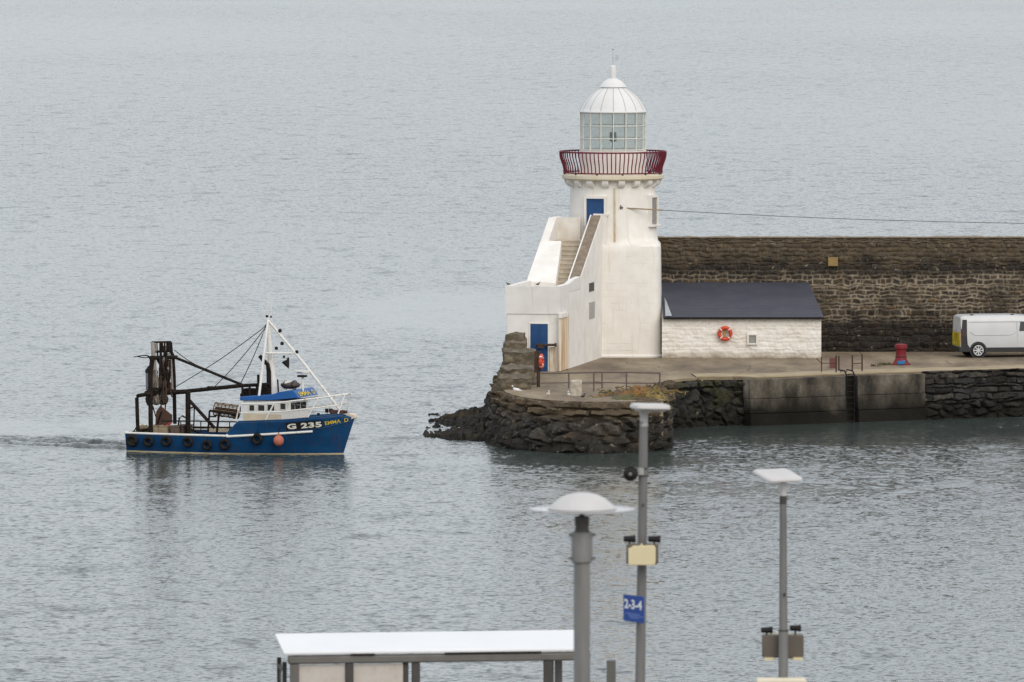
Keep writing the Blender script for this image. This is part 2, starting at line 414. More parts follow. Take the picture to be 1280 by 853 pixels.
# ------------------------------------------------------------------ walls of the quay
def polyline(pts):
    cum = [0]
    for a, b in zip(pts[:-1], pts[1:]): cum.append(cum[-1]+(b-a).length)
    def f(s):
        i = min(max(bisect.bisect(cum, s)-1, 0), len(pts)-2)
        k = (s-cum[i])/(cum[i+1]-cum[i]); d = (pts[i+1]-pts[i]).normalized()
        return pts[i].lerp(pts[i+1], k), d
    return f, cum[-1]
def smooth_line(pts, it=2):
    for _ in range(it):
        q = [pts[0]]
        for a, b in zip(pts[:-1], pts[1:]): q += [a.lerp(b, .25), a.lerp(b, .75)]
        pts = q+[pts[-1]]
    return pts
def wall_on(name, pts, z0, z1, batter, cells, ns, nt_, joint, depth, warp, mat, off=.04, parent=None, rough=.03, tilt=0):
    f, L = polyline(pts)
    def nrm(s):
        a = f(max(0, s-.4))[0]; b = f(min(L, s+.4))[0]; d = (b-a).normalized(); return V((d.y, -d.x, 0))
    def P(s, t):
        z = z0+t; n = nrm(s); k = (z1-z)/(z1-z0)
        return f(s)[0]+n*(batter(s/L)*k**1.15)+V((0, 0, z))
    return masonry(name, P, lambda s, t: (nrm(s)+V((0, 0, .15))).normalized(), L, z1-z0, ns, nt_, cells, joint, depth, warp, mat, off=off, parent=parent, rough=rough, tilt=tilt)
ALGAE = (.012, .011, .0085)
HEADM = stone_mat('pier_head_stone', [(.018, .017, .016), (.058, .050, .042), (.030, .029, .028), (.105, .090, .072), (.044, .042, .039), (.082, .066, .048)], (.026, .022, .017), .85,
                  zones=((-2, .42, .45, 1.2, ALGAE, .95), (1.45, 3, .3, .9, (.15, .105, .058), .48), (-2, 1.15, .4, 1.2, (.024, .021, .018), .30)),
                  spots=((.30, .27, .21), .60, .74, 3.2), film=((.17, .092, .030), .56, .70, 1.0, .42), stones_k=(.5, 1.5))
RUBM = stone_mat('dark_boulder_stone', [(.016, .016, .015), (.040, .037, .033), (.026, .026, .026), (.060, .054, .046)], (.008, .007, .006), .9,
                 zones=((-2, .6, .45, .9, ALGAE, .95),), spots=((.32, .30, .26), .68, .78, 2.0), film=((.050, .050, .016), .50, .66, 1.3, .7), stones_k=(.5, 1.5))
SLABM = stone_mat('dark_slab_stone', [(.022, .020, .019), (.062, .054, .045), (.038, .038, .039), (.095, .082, .067)], (.010, .009, .008), .9,
                  zones=((-2, .75, .4, .8, ALGAE, .95),), spots=((.33, .31, .28), .66, .78, 2.0), stones_k=(.5, 1.5))
# pier head: big dressed slabs on top, loose boulders below
hp = smooth_line([V((.9, 371, 0)), V((-.30, 358.6, 0))]+head[::-1][1:]+[edge[-1]], 1)
rc = row_cells(60, .62, (.31, .31), (.9, 1.9), 5); vc = vor_cells(.66, .42, 9, .75)
def head_cells(s, t):
    if t > 1.98: return rc(s, t-1.98)
    c, d, a_, b_ = vc(s, t); return c, min(d, max(.0, (1.98-t))), a_, b_
def head_batter(u): return .95+.25*sin(u*9)
pier = thing('pier', 'boulder faced pier head with brown stone top under the iron railing and gulls', 'pier', (3, 340, 0))
o = wall_on('stone_facing', hp, -.5, ZQ+.02, lambda u: (1.0+.25*sin(u*11))*(1-.85*smooth01(.66, .76, u)), head_cells, 640, 100, .075, .16, .13, HEADM, off=.05, rough=.11, tilt=1.15)
o.parent = pier; o.matrix_parent_inverse = M.Translation(-pier.location)
# dark boulder wall between pier head and concrete wall
_rb = (row_cells(20, 2, (.34, .40), (.7, 1.5), 8), vor_cells(.50, .34, 21, .8))
def rub_cells(s_, t_): return _rb[0](s_, t_-2.12) if t_ > 2.12 else _rb[1](s_, t_)
rbp = [V((6.6, 351.2, 0)), edge[-1], edge[-2], edge[-3], edge[-4]+V((-.3, .2, 0))]
o = wall_on('rubble_wall', rbp, -.5, ZQ-.12, lambda u: .9*smooth01(0, .2, u)*(1-smooth01(.82, 1, u)), rub_cells, 280, 88, .10, .17, .12, RUBM, off=.03, rough=.09, tilt=.8)
tag(o, 'dark boulder wall below the quay edge between pier head and concrete wall', 'wall')
# concrete quay wall (with ladder recess) and slab stone wall to its right
def conc_wall_mat():
    m, t, b = nt('stained_quay_concrete')
    pos = nd(t, 'ShaderNodeNewGeometry').outputs['Position']
    mp = nd(t, 'ShaderNodeMapping'); mp.inputs['Scale'].default_value = (.9, .9, .45); lk(t, pos, mp.inputs[0])
    n = noise(t, mp.outputs[0], .8, 6, .6)
    col = ramp(t, n.outputs[0], [(.34, (.034, .030, .025)), (.48, (.120, .104, .082)), (.62, (.24, .21, .17))])
    sz = nd(t, 'ShaderNodeSeparateXYZ'); lk(t, pos, sz.inputs[0])
    n2 = noise(t, mp.outputs[0], .6, 4); zz = math_(t, 'ADD', sz.outputs[2], math_(t, 'MULTIPLY', math_(t, 'SUBTRACT', n2.outputs[0], .5), 1.6))
    f = ramp(t, math_(t, 'DIVIDE', zz, 2.1), [(.24, .97), (.80, .0)]); col = mix(t, f, col, (.009, .008, .006))
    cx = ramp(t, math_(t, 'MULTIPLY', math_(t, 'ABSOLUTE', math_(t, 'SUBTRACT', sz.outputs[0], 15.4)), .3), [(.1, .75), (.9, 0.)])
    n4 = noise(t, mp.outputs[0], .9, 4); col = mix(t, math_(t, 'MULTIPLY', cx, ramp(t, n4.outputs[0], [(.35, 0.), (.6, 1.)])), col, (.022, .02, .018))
    n3 = noise(t, pos, 9, 5, .7); col = mix(t, 1., col, ramp(t, n3.outputs[0], [(.3, .75), (.7, 1.25)]), 'MULTIPLY')
    lk(t, col, b.inputs['Base Color']); b.inputs['Roughness'].default_value = .9; b.inputs['Specular IOR Level'].default_value = .15; bump(t, b, n3.outputs[0], .5, .03)
    return m
CW = conc_wall_mat()
cl = G(931, 472.8); c1 = G(1050.5, 468.8); c2 = G(1066, 468.2); c3 = G(1150, 465.5)
qw = thing('quay_wall', 'stained grey concrete quay wall with ladder recess below red bollard', 'wall', (cl.x, cl.y, 0))
def face_seg(a, b, z0, z1, out, thick=.5):
    d = (b-a).normalized(); n = V((d.y, -d.x, 0)); p, q = a+n*out, b+n*out
    return [(p.x, p.y), (q.x, q.y), (q.x-n.x*thick, q.y-n.y*thick), (p.x-n.x*thick, p.y-n.y*thick)], z0, z1
cb = MB()
for a, b in ((cl, c1), (c2, c3)):
    for z0, z1, o_ in ((-1.2, .52, .56), (.54, 1.18, .50), (1.195, 2.06, .45)):   # pour lifts, each set back a little
        cb.prism(*face_seg(a, b, z0, z1, o_, .6))
cb.build('concrete_face', CW, qw, world=True, smooth=0, bevel=.02)
MB().prism(*face_seg(c1, c2, -1.2, 2.04, .06, .2)).build('ladder_recess', pm('recess_shade_black', (.010, .009, .008), (.022, .019, .015), 2, .8, spec=.1), qw, world=True, smooth=0)  # near-black back panel: the shade inside the recess is put into its colour
ladder = thing('quay_ladder', 'black iron ladder going down the recess in the concrete quay wall', 'ladder', ((c1.x+c2.x)/2, c1.y, 0))
d_ = (c2-c1).normalized(); n_ = V((d_.y, -d_.x, 0))
for k in (.18, .82):
    p = c1.lerp(c2, k)+n_*.30; ladder_s = MB().path([p+V((0, 0, -.6)), p+V((0, 0, 2.1)), p+V((0, 0, 2.28))-n_*.15, p+V((0, 0, 2.3))-n_*.6], .035); ladder_s.build('stringer', BLACK, ladder, world=True)
for i in range(9):
    z = .05+i*.26; MB().tube(c1.lerp(c2, .18)+n_*.30+V((0, 0, z)), c1.lerp(c2, .82)+n_*.30+V((0, 0, z)), .02).build('rung', BLACK, ladder, world=True)
SLABW = [c3, edge[1]+V((0, 0, 0)), edge[0]]
_A, _B = row_cells(40, 4, (.14, .36), (.35, 1.3), 31), vor_cells(.55, .30, 77, .6)
def slab_cells(s_, t_): return _A(s_, t_) if t_ > 1.25+.25*NZ.noise(V((s_*.5, 3, 1))) else _B(s_, t_)
o = wall_on('stone_wall', SLABW, -.5, ZQ+.03, lambda u: .36+.55*NZ.noise(V((u*14, 0, 5))), slab_cells, 340, 84, .055, .15, .13, SLABM, off=.05, rough=.09, tilt=.8)
tag(o, 'dark slab stone quay wall below the parked white van', 'wall')
# ------------------------------------------------------------------ harbour wall at the back
SEAW = stone_mat('harbour_wall_stone', [(.018, .016, .015), (.070, .053, .036), (.034, .030, .026), (.110, .074, .038), (.050, .044, .036), (.088, .070, .050)], (.20, .165, .12), .40,
                 zones=((6.45, 9, .35, 1.6, (.122, .096, .062), .5), (5.5, 6.3, .35, 1.7, (.020, .018, .016), .6), (0, 3.75, .45, 1.9, (.014, .013, .013), .72)),
                 pale=(3.6, 5.75, .3, (.38, .32, .24), .85), spots=((.32, .285, .23), .61, .74, 4.5), film=((.074, .062, .046), .46, .64, .6, .5), nsc=5, stones_k=(.5, 1.5))
ztop = PD(1000, 297, 373.7).z
rows = row_cells(60, 7, (.10, .30), (.16, .62), 12)
sw = thing('harbour_wall', 'long tall brown and black stone wall behind the shed and the van', 'wall', (26, 374, ZQ))
def sea_top(s): return ztop-ZQ+.03*NZ.noise(V((s*.8, 0, 0)))
x0w, x1w = 6.0, 46.0
o = masonry('stone_face', lambda s, t: V((x0w+s, 373.7+.05*t*0-0, ZQ+t)), lambda s, t: V((0, -1, 0)), x1w-x0w, ztop-ZQ, 820, 130, rows, (.055), .065, .14, SEAW, off=.02, rough=.07, wf=2.2, tilt=.25)
o.parent = sw; o.matrix_parent_inverse = M.Translation(-sw.location)
TOPM = pm('wall_top_stone', (.17, .125, .075), (.26, .215, .16), 3.0, .9, bmp=.5, stain=(.07, .055, .04), st_scale=(2, 2, 2))
mb = MB()
def wt(u, v):
    x = x0w+u*(x1w-x0w); n = NZ.fractal(V((x*2.2, v*3, 4)), 1, 2, 4)
    dz = .0+.045*n; y = 373.66+v*1.6
    return V((x, y-.04*(1-v), ztop+(dz if 0 < v < 1 else -.03 if v == 0 else -.5)))
mb.grid(wt, 420, 7); mb.build('wall_top', TOPM, sw, world=True, smooth=60)
mb = MB().prism([(x0w, 373.75), (x1w, 373.75), (x1w, 375.2), (x0w, 375.2)], -1, ztop-.06); mb.build('wall_core', TOPM, sw, world=True, smooth=0)
a = PD(1035, 322, 373.5); b = PD(1047.5, 333, 373.5)
YEL = pm('ochre_stone', (.30, .205, .075), (.22, .15, .06), 5, .9, bmp=.4)
MB().box(((a.x+b.x)/2, 373.62, (a.z+b.z)/2), (b.x-a.x, .28, a.z-b.z)).build('jutting_block', YEL, sw, world=True, bevel=.02)['label'] = 'square yellow block jutting from the wall'
# ------------------------------------------------------------------ lighthouse
LX, LY = PD(766, 447, 371.4).x, 371.4
U = 371.4/F
def LZ(py): return PD(766, py, LY).z
lh = thing('lighthouse', 'white round lighthouse with domed glass lantern and dark red gallery railing', 'lighthouse', (LX, LY, ZQ))
def tower_mat():
    m, t, b = nt('limewashed_tower')
    tc = nd(t, 'ShaderNodeTexCoord'); s = nd(t, 'ShaderNodeSeparateXYZ'); lk(t, tc.outputs['Object'], s.inputs[0])
    ang = math_(t, 'ADD', s.outputs[0], math_(t, 'MULTIPLY', s.outputs[1], .6))
    cv = nd(t, 'ShaderNodeCombineXYZ'); lk(t, ang, cv.inputs[0]); lk(t, s.outputs[2], cv.inputs[1])
    br = nd(t, 'ShaderNodeTexBrick'); lk(t, cv.outputs[0], br.inputs['Vector'])
    br.inputs['Scale'].default_value = 1; br.inputs['Brick Width'].default_value = 1.1; br.inputs['Row Height'].default_value = .31; br.inputs['Mortar Size'].default_value = .016; br.inputs['Mortar Smooth'].default_value = .6
    n0 = noise(t, cv.outputs[0], 1.1, 4, .6); lowz = ramp(t, math_(t, 'DIVIDE', s.outputs[2], 6.), [(.78, 1.), (.82, .12)])
    jm = math_(t, 'MULTIPLY', math_(t, 'MULTIPLY', br.outputs['Fac'], ramp(t, n0.outputs[0], [(.50, 0.), (.64, 1.)])), lowz)
    n1 = noise(t, cv.outputs[0], 1.4, 6, .6)
    col = ramp(t, n1.outputs[0], [(.35, (.80, .775, .73)), (.7, (.72, .69, .64))])
    col = mix(t, math_(t, 'MULTIPLY', jm, .34), col, (.42, .36, .27))
    mp = nd(t, 'ShaderNodeMapping'); mp.inputs['Scale'].default_value = (4.5, .3, 1); lk(t, cv.outputs[0], mp.inputs[0])
    n2 = noise(t, mp.outputs[0], 1, 6, .65)
    col = mix(t, ramp(t, n2.outputs[0], [(.55, 0.), (.80, .6)]), col, (.52, .42, .29))
    lk(t, col, b.inputs['Base Color']); b.inputs['Roughness'].default_value = .8
    hgt = math_(t, 'SUBTRACT', n1.outputs[0], math_(t, 'MULTIPLY', jm, 1.2)); bump(t, b, hgt, .45, .025)
    return m
TOW = tower_mat()
zz = lambda py: LZ(py)-ZQ
prof_t = [(63.8, 452, 9), (63.8, 441.5, 9), (62.2, 439.5, 9), (61.8, 420, 9), (60.4, 350, 9), (59.9, 314, 10), (59.5, 306, 9), (57.8, 303, 7), (56.4, 299.5, 2.2), (55.9, 295, 2), (54.6, 270, 2), (53.0, 234, 2), (53.0, 221, 2)]
tw = MB(); NT = 144
for r, py, ex in prof_t:
    for i in range(NT):
        a = 2*pi*(i+.5)/NT-.03; sx_, cy_ = sin(a), -cos(a); q = (abs(sin(a+.03))**ex+abs(cos(a+.03))**ex)**(-1/ex)
        tw.v.append(V((r*U*sx_*q, r*U*cy_*q, zz(py))))
tw.f = [[j*NT+i, j*NT+(i+1) % NT, (j+1)*NT+(i+1) % NT, (j+1)*NT+i] for j in range(len(prof_t)-1) for i in range(NT)]+[list(range((len(prof_t)-1)*NT, len(prof_t)*NT))]
tw.build('tower', TOW, lh, smooth=28)
# gallery
gz = zz(217.8)
ga = MB().lathe([(2.0, zz(224.2)), (61.5*U, zz(224.2)), (62.4*U, zz(223.4)), (63.6*U, zz(222.5)), (63.6*U, zz(218.5)), (63.0*U, gz), (40*U, gz)], n=96).build('gallery_floor', CREAM, lh)
for k in range(18):
    a = 2*pi*(k+.5)/18; rot = rz(a); mb = MB()
    prof = [(-51*U, zz(233.5)), (-56.0*U, zz(232.6)), (-59*U, zz(230)), (-60.6*U, zz(226.5)), (-60.6*U, zz(224)), (-51*U, zz(224))]
    mb.slab([rot @ V((-3.9*U, y, z)) for y, z in prof], rot @ V((7.8*U, 0, 0))); mb.build('corbel', WHITE, lh, smooth=40)
rail = MB().torus((0, 0, zz(189.6)), (0, 0, 1), 66.4*U, .035, 96, 8).build('railing', RED_IRON, lh)
MB().torus((0, 0, zz(215.6)), (0, 0, 1), 61.6*U, .03, 96, 8).build('bottom_rail', RED_IRON, rail)
nb = 76
for k in range(nb):
    a = 2*pi*(k+.5)/nb; pts = []
    for i in range(9):
        q = i/8; r = (61.6+ (66.4-61.6)*q + 1.6*sin(q*2*pi-.4)*(1 if q < .98 else 0)*.9)*U
        r = (61.6+4.8*(q*q*(3-2*q))+.45*sin(pi*q*2+pi))*U
        pts.append((r*sin(a), -r*cos(a), zz(215.6)+(zz(189.6)-zz(215.6))*q))
    MB().path(pts, .027, 5).build('baluster', RED_IRON, rail)
for k in range(12):
    a = 2*pi*(k+.35)/12; r = 61.6*U
    MB().tube((r*sin(a), -r*cos(a), gz-.02), (r*sin(a), -r*cos(a), zz(215.6)), .045).build('rail_foot', IRON, rail)
# lantern
PED = pm('pinkish_white_paint', (.76, .70, .67), (.70, .63, .60), 3, .6)
MB().lathe([(41.4*U, gz-.02), (41.4*U, zz(190)), (42.2*U, zz(189.6)), (42.2*U, zz(188.4)), (39*U, zz(188.2))], n=64).build('lantern_base', PED, lh)
def glass_mat(name, tint, alpha, rough=.05):
    m, t, b = nt(name); b.inputs['Base Color'].default_value = (*tint, 1); b.inputs['Roughness'].default_value = rough; b.inputs['Alpha'].default_value = alpha
    n = noise(t, coords(t), 2.0, 3); lk(t, ramp(t, n.outputs[0], [(.3, tint), (.7, tuple(min(1, c*1.12) for c in tint))]), b.inputs['Base Color'])
    return m
LGL = glass_mat('lantern_glass', (.32, .40, .38), .36)
gl = MB()
for k in range(16):
    a0, a1 = 2*pi*k/16, 2*pi*(k+1)/16; r = 39.6*U
    gl.add([(r*sin(a0), -r*cos(a0), zz(188.3)), (r*sin(a1), -r*cos(a1), zz(188.3)), (r*sin(a1), -r*cos(a1), zz(140)), (r*sin(a0), -r*cos(a0), zz(140))], [(0, 1, 2, 3)])
gl.build('lantern_glass', LGL, lh, smooth=0)
BARM = pm('pale_glazing_bar_paint', (.70, .70, .65), (.60, .60, .53), 5, .5)
bars = MB()
for k in range(16):
    a = 2*pi*k/16; r = 40.4*U; bars.box((r*sin(a), -r*cos(a), (zz(188.3)+zz(140))/2), (.042, .06, zz(140)-zz(188.3)), rz(a))
for py in (157, 172.8, 186.8, 141):
    p = []
    for k in range(16):
        a = 2*pi*k/16; r = 40.2*U; p.append((r*sin(a), -r*cos(a), zz(py)))
    bars.path(p, .026, 6, True)
bars.build('glazing_bars', BARM, lh)
lamp = MB(); lamp.lathe([(.14, zz(188)), (.05, zz(187)), (.04, zz(178)), (.10, zz(177.5)), (.10, zz(176)), (.03, zz(175.5))], n=16)
lamp.build('lamp_stand', DARKGREY, lh)
for sx in (-.09, .09):
    MB().lathe([(.065, zz(177)), (.072, zz(171)), (.06, zz(166)), (.02, zz(165.2))], (sx, 0, 0), 12).build('lamp', BLACK, lh)
DOME = pm('white_dome_paint', (.70, .70, .695), (.64, .64, .635), 1.5, .5)
dome = MB().lathe([(40.5*U, zz(140.8)), (42.0*U, zz(140.4)), (42.0*U, zz(139.2)), (41.0*U, zz(138.4)), (39.2*U, zz(134.5)), (36.8*U, zz(130)), (33.6*U, zz(125.4)), (29.9*U, zz(121)), (25.4*U, zz(116.8)), (20.6*U, zz(113)), (16.4*U, zz(110.2)), (15.0*U, zz(109.8)), (15.0*U, zz(108.4))], n=64).build('dome', DOME, lh)
SEAM = pm('dome_seam_paint', (.45, .44, .42), (.38, .37, .35), 4, .5)
for k in range(16):
    a = 2*pi*k/16; pr = [(41.0, 138.4), (39.2, 134.5), (36.8, 130), (33.6, 125.4), (29.9, 121), (25.4, 116.8), (20.6, 113), (16.6, 110.3)]
    MB().path([(r*U*sin(a), -r*U*cos(a), zz(y)+.004) for r, y in pr], .016, 5).build('dome_rib', SEAM, dome)
MB().lathe([(15.2*U, zz(109.2)), (17.0*U, zz(109.0)), (16.2*U, zz(107.6)), (13.6*U, zz(104.2)), (10.0*U, zz(101.0)), (6.0*U, zz(98.8)), (4.1*U, zz(98.2))], n=40).build('vent_cap', DOME, dome)
MB().lathe([(4.1*U, zz(99)), (4.0*U, zz(84.6)), (3.3*U, zz(82.8)), (1.8*U, zz(81.8)), (0, zz(81.6))], n=24).build('finial', DOME, dome)
SILVER = pm('pale_metal', (.50, .52, .55), (.42, .44, .47), 4, .5)
vane = MB(); vane.tube((0, 0, zz(82)), (0, 0, zz(62)), .022, .016); vane.tube((-3.2*U, 0, zz(72.5)), (3.0*U, 0, zz(72.5)), .016); vane.box((5.0*U, 0, zz(72.3)), (4.0*U, .02, 6.5*U)); vane.ball((0, 0, zz(61.4)), .05); vane.tube((0, -3*U, zz(75)), (0, 3*U, zz(75)), .014)
vane.build('weather_vane', SILVER, dome)
# upper door, window, pipe
def on_tower(px, py, r, out=0):
    x = (px-766)*U; a = math.asin(max(-1, min(1, x/r))); return a
def radial_box(a, r, w_, d, z0, z1): 
    rot = rz(a); return (rot @ V((0, -r, (z0+z1)/2)), (w_, d, z1-z0), rot)
a = on_tower(744.2, 262, 54*U)
df = MB(); zt_, zb_ = zz(246.6), zz(281)
for (cx, w_, z0, z1) in ((-.50, .10, zb_, zt_+.1), (.50, .10, zb_, zt_+.1)):
    rot = rz(a); df.box(rot @ V((cx, -54.2*U, (z0+z1)/2)), (w_, .22, z1-z0), rot)
rot = rz(a); df.box(rot @ V((0, -54.2*U, zt_+.06)), (.9, .22, .12), rot)
door = MB().box(*radial_box(a, 53.6*U, .92, .12, zb_, zt_)); door.box(*radial_box(a, 53.6*U, .70, .15, zb_+1.15, zt_-.14)); door.box(*radial_box(a, 53.6*U, .70, .15, zb_+.2, zb_+1.0))
dob = door.build('door', BLUE_DOOR, lh, smooth=0, bevel=.012); df.build('door_frame', WHITE, dob, smooth=0)
a = on_tower(815.8, 263, 54.8*U)
DARKGL = glass_mat('dark_window_glass', (.035, .04, .045), 1, .1)
wo = MB().box(*radial_box(a, 53.9*U, .62, .16, zz(279), zz(247))).build('window', pm('dusty_window_pane', (.30, .28, .25), (.20, .185, .165), 3, .5), lh, smooth=0)
fr = MB(); rot = rz(a)
for cx in (-.36, .36): fr.box(rot @ V((cx, -54.6*U, (zz(280)+zz(246))/2)), (.12, .20, zz(246)-zz(280)), rot)
fr.box(rot @ V((0, -54.6*U, zz(246)+.05)), (.84, .2, .12), rot); fr.build('window_frame', WHITE, wo, smooth=0)
MB().box(*radial_box(a, 55.4*U, .95, .34, zz(282.6), zz(280))).build('window_sill', WHITE, wo, smooth=0, bevel=.015)
PIPE = pm('stained_pipe_paint', (.62, .55, .42), (.50, .36, .18), 5, .7, stretch=(1, 1, .6))
a = on_tower(767.6, 262, 54*U)
MB().path([(53.4*U*sin(a), -53.4*U*cos(a)-.05, zz(233)), (54.6*U*sin(a), -54.6*U*cos(a)-.05, zz(266)), (56.2*U*sin(a), -56.2*U*cos(a)-.05, zz(300))], .035).build('drainpipe', PIPE, lh)
# cable to the right
ca = PD(776.5, 259.8, LY-54*U*.98)
MB().box(ca+V((0, .05, 0)), (.16, .16, .10)).tube(ca+V((-.02, 0, -.1)), ca+V((-.02, 0, .12)), .03).tube(ca+V((-.12, 0, -.05)), ca+V((-.2, 0, -.28)), .035).build('cable_bracket', GREYIRON, lh, world=True)
def cab(px):
    k = (px-777)/(1700-777); y = 260+(px-777)*.0376+22*(-(k*(1-k)))*-1*.35
    return PD(px, 260+19.5*(px-777)/503+3.0*sin(pi*min(1, (px-777)/503)), 369.5+(px-777)*.002)
ROPE = pm('tan_rope', (.34, .27, .17), (.26, .20, .13), 8, .9)
cable = thing('overhead_cable', 'thin cable strung from the lighthouse tower out to the right above the wall', 'cable', cab(777))
MB().path([cab(777+i*4) for i in range(14)], .035, 6).build('rope_end', ROPE, cable, world=True)
MB().path([cab(829+i*12) for i in range(74)], .014, 5).build('wire', DARKGREY, cable, world=True)
# ------------------------------------------------------------------ stair building in front of the tower
P0 = PZ(700, 464.6, ZQ); P1 = PZ(752.5, 447, ZQ)
UU = (P1-P0).normalized(); UU.z = 0; UU.normalize(); VV = V((-UU.y, UU.x, 0))   # UU towards the tower, VV to the left
W = 2.42
def S(u, v, z): p = P0+UU*u+VV*v; return V((p.x, p.y, z))
st = thing('stair_building', 'white stair building with blue door and steps climbing to the lighthouse', 'building', (P0.x, P0.y, ZQ), atan2(UU.y, UU.x))
def wallmat(): return WHITE
zpar = PP(665, 358, S(0, 0, 0), UU).z; zled = PP(665, 392.6, S(0, 0, 0), UU).z
zlo = PP(721.5, 351, P0, VV).z; zhi = PP(751, 270.5, P0, VV).z
u_lo, u_hi = 5.0, 11.0
def zs(u): return zpar+.0+(zhi-zpar)*min(1, max(0, (u-u_lo)/(u_hi-u_lo)))
ub = 12.6
# main shell: side walls + front + room block
def pris_uv(mb, poly, z0, z1): return mb.slab([S(u, v, z0) for u, v in poly], (0, 0, z1-z0))
shell = MB()
pris_uv(shell, [(0, 0), (ub, 0), (ub, W), (0, W)], ZQ-.3, zled+.05)
# right wall profile (side view) extruded by its thickness
def side_wall(mb, v0, v1, prof): mb.slab([S(u, v0, z) for u, z in prof], VV*(v1-v0))
side_wall(shell, 0, .50, [(1.9, zled+.05), (1.9, zpar-.06), (u_lo, zpar-.04), (u_hi, zhi-.04), (ub, zhi-.04), (ub, zled+.05)])
shell.build('wall', WHITE, st, world=True, smooth=0, bevel=.02)
RUBTOP = pm('worn_mortar_coping', (.175, .135, .095), (.26, .215, .165), 3.5, .95, bmp=.6)
cop = MB(); side_wall(cop, .045, .47, [(u_lo+.05, zpar-.02), (u_hi, zhi-.02), (u_hi, zhi+.035), (u_lo+.05, zpar+.035)]); cop.build('coping', RUBTOP, st, world=True, smooth=0)
lip = MB(); side_wall(lip, .475, .53, [(u_lo+.02, zpar-.02), (u_hi, zhi-.02), (u_hi, zhi+.06), (u_lo+.02, zpar+.06)]); lip.build('coping_lip', WHITE, st, world=True, smooth=0)
# parapet box round the lower landing: stands 4 cm proud of the room below
par = MB()
pris_uv(par, [(-.04, -.02), (2.2, -.02), (2.2, .22), (.20, .22), (.20, W-.20), (5.1, W-.20), (5.1, W+.07), (-.04, W+.07)], zled, zpar)
side_wall(par, -.021, .22, [(2.2, zled+.9), (2.2, zpar), (3.4, zpar+.14), (u_lo+.3, zpar+.20), (u_lo+.3, zled+.9)])
par.build('parapet', pm('parapet_white', (.76, .74, .715), (.66, .64, .61), 1.1, .8, stain=(.42, .38, .32), st_scale=(3, 3, .35), st_lo=.62, st_hi=.84, bmp=.15), st, world=True, smooth=0, bevel=.02)
# left stair wall: thick lower block, thinner upper wall, cross wall on the upper landing
lw = MB(); u_m = 8.64
zl = lambda u: zpar+(zhi-.08-zpar)*(u-u_lo)/(10.7-u_lo)
vs = []
for v0, u, z in ((W+.02, u_lo, zl(u_lo)), (1.08, u_lo, zl(u_lo)-.08), (1.46, u_m, zl(u_m)-.02), (W+.02, u_m, zl(u_m))): vs.append(S(u, v0, z))
base = [V((p.x, p.y, zled-.1)) for p in vs]
lw.add(vs+base, [(0, 1, 2, 3), (4, 7, 6, 5), (0, 4, 5, 1), (1, 5, 6, 2), (2, 6, 7, 3), (3, 7, 4, 0)])
side_wall(lw, W-.36, W+.015, [(u_m-.1, zled-.1), (u_m-.1, zl(u_m-.1)), (10.7, zl(10.7)), (12.2, zl(10.7)), (12.2, zled-.1)])
lw.build('left_wall', WHITE, st, world=True, smooth=0, bevel=.03)
cw = MB(); cw.slab([S(11.0, 1.0, zled-.1), S(11.0, W-.35, zled-.1), S(11.0, W-.35, zl(10.7)-.01), S(11.0, 1.0, zl(10.7)-.01)], UU*.35)
cw.build('landing_wall', pm('landing_white', (.72, .69, .64), (.58, .53, .46), 1.6, .85, stain=(.33, .27, .20), st_scale=(2, 2, .6), st_lo=.56, st_hi=.78), st, world=True, smooth=0)  # greyer white than the stair walls, with brownish streaks
# steps
STEP = pm('worn_stair_stone', (.56, .50, .41), (.42, .36, .28), 3, .9, bmp=.4)
nst = 15; z0s, z1s = zled+.05, 7.55
for i in range(nst):
    ua = 3.6+i*(10.6-3.6)/nst; za = z0s+(z1s-z0s)*(i+1)/nst
    mb = MB(); mb.slab([S(ua, .50, zled+.06), S(ua, 1.6+.5*(i > 9), zled+.06), S(ua, 1.6+.5*(i > 9), za), S(ua, .50, za)], UU*((10.6-3.6)/nst-.003)); mb.slab([S(ua-.03, .50, za-.06), S(ua-.03, 1.6+.45*(i > 9), za-.06), S(ua-.03, 1.6+.45*(i > 9), za+.002), S(ua-.03, .50, za+.002)], UU*.2)
    mb.build('step', STEP, st, world=True, smooth=0, clean=False)
ld = MB(); ld.slab([S(10.6, .5, zled+.06), S(10.6, W-.36, zled+.06), S(10.6, W-.36, z1s-.003), S(10.6, .5, z1s-.003)], UU*1.4); ld.build('upper_landing', STEP, st, world=True, smooth=0)
# raised box on the side by the tower
bz0 = PP(758, 315, S(0, -.2, 0), VV).z
bx = MB(); bx.slab([S(11.3, -.20, bz0), S(12.7, -.20, bz0), S(12.7, -.20, zhi), S(11.3, -.20, zhi)], VV*.6); bx.slab([S(11.28, -.26, zhi+.002), S(12.7, -.26, zhi+.002), S(12.7, -.26, zhi+.09), S(11.28, -.26, zhi+.09)], VV*.7)
bx.build('landing_bracket', WHITE, st, world=True, smooth=0)
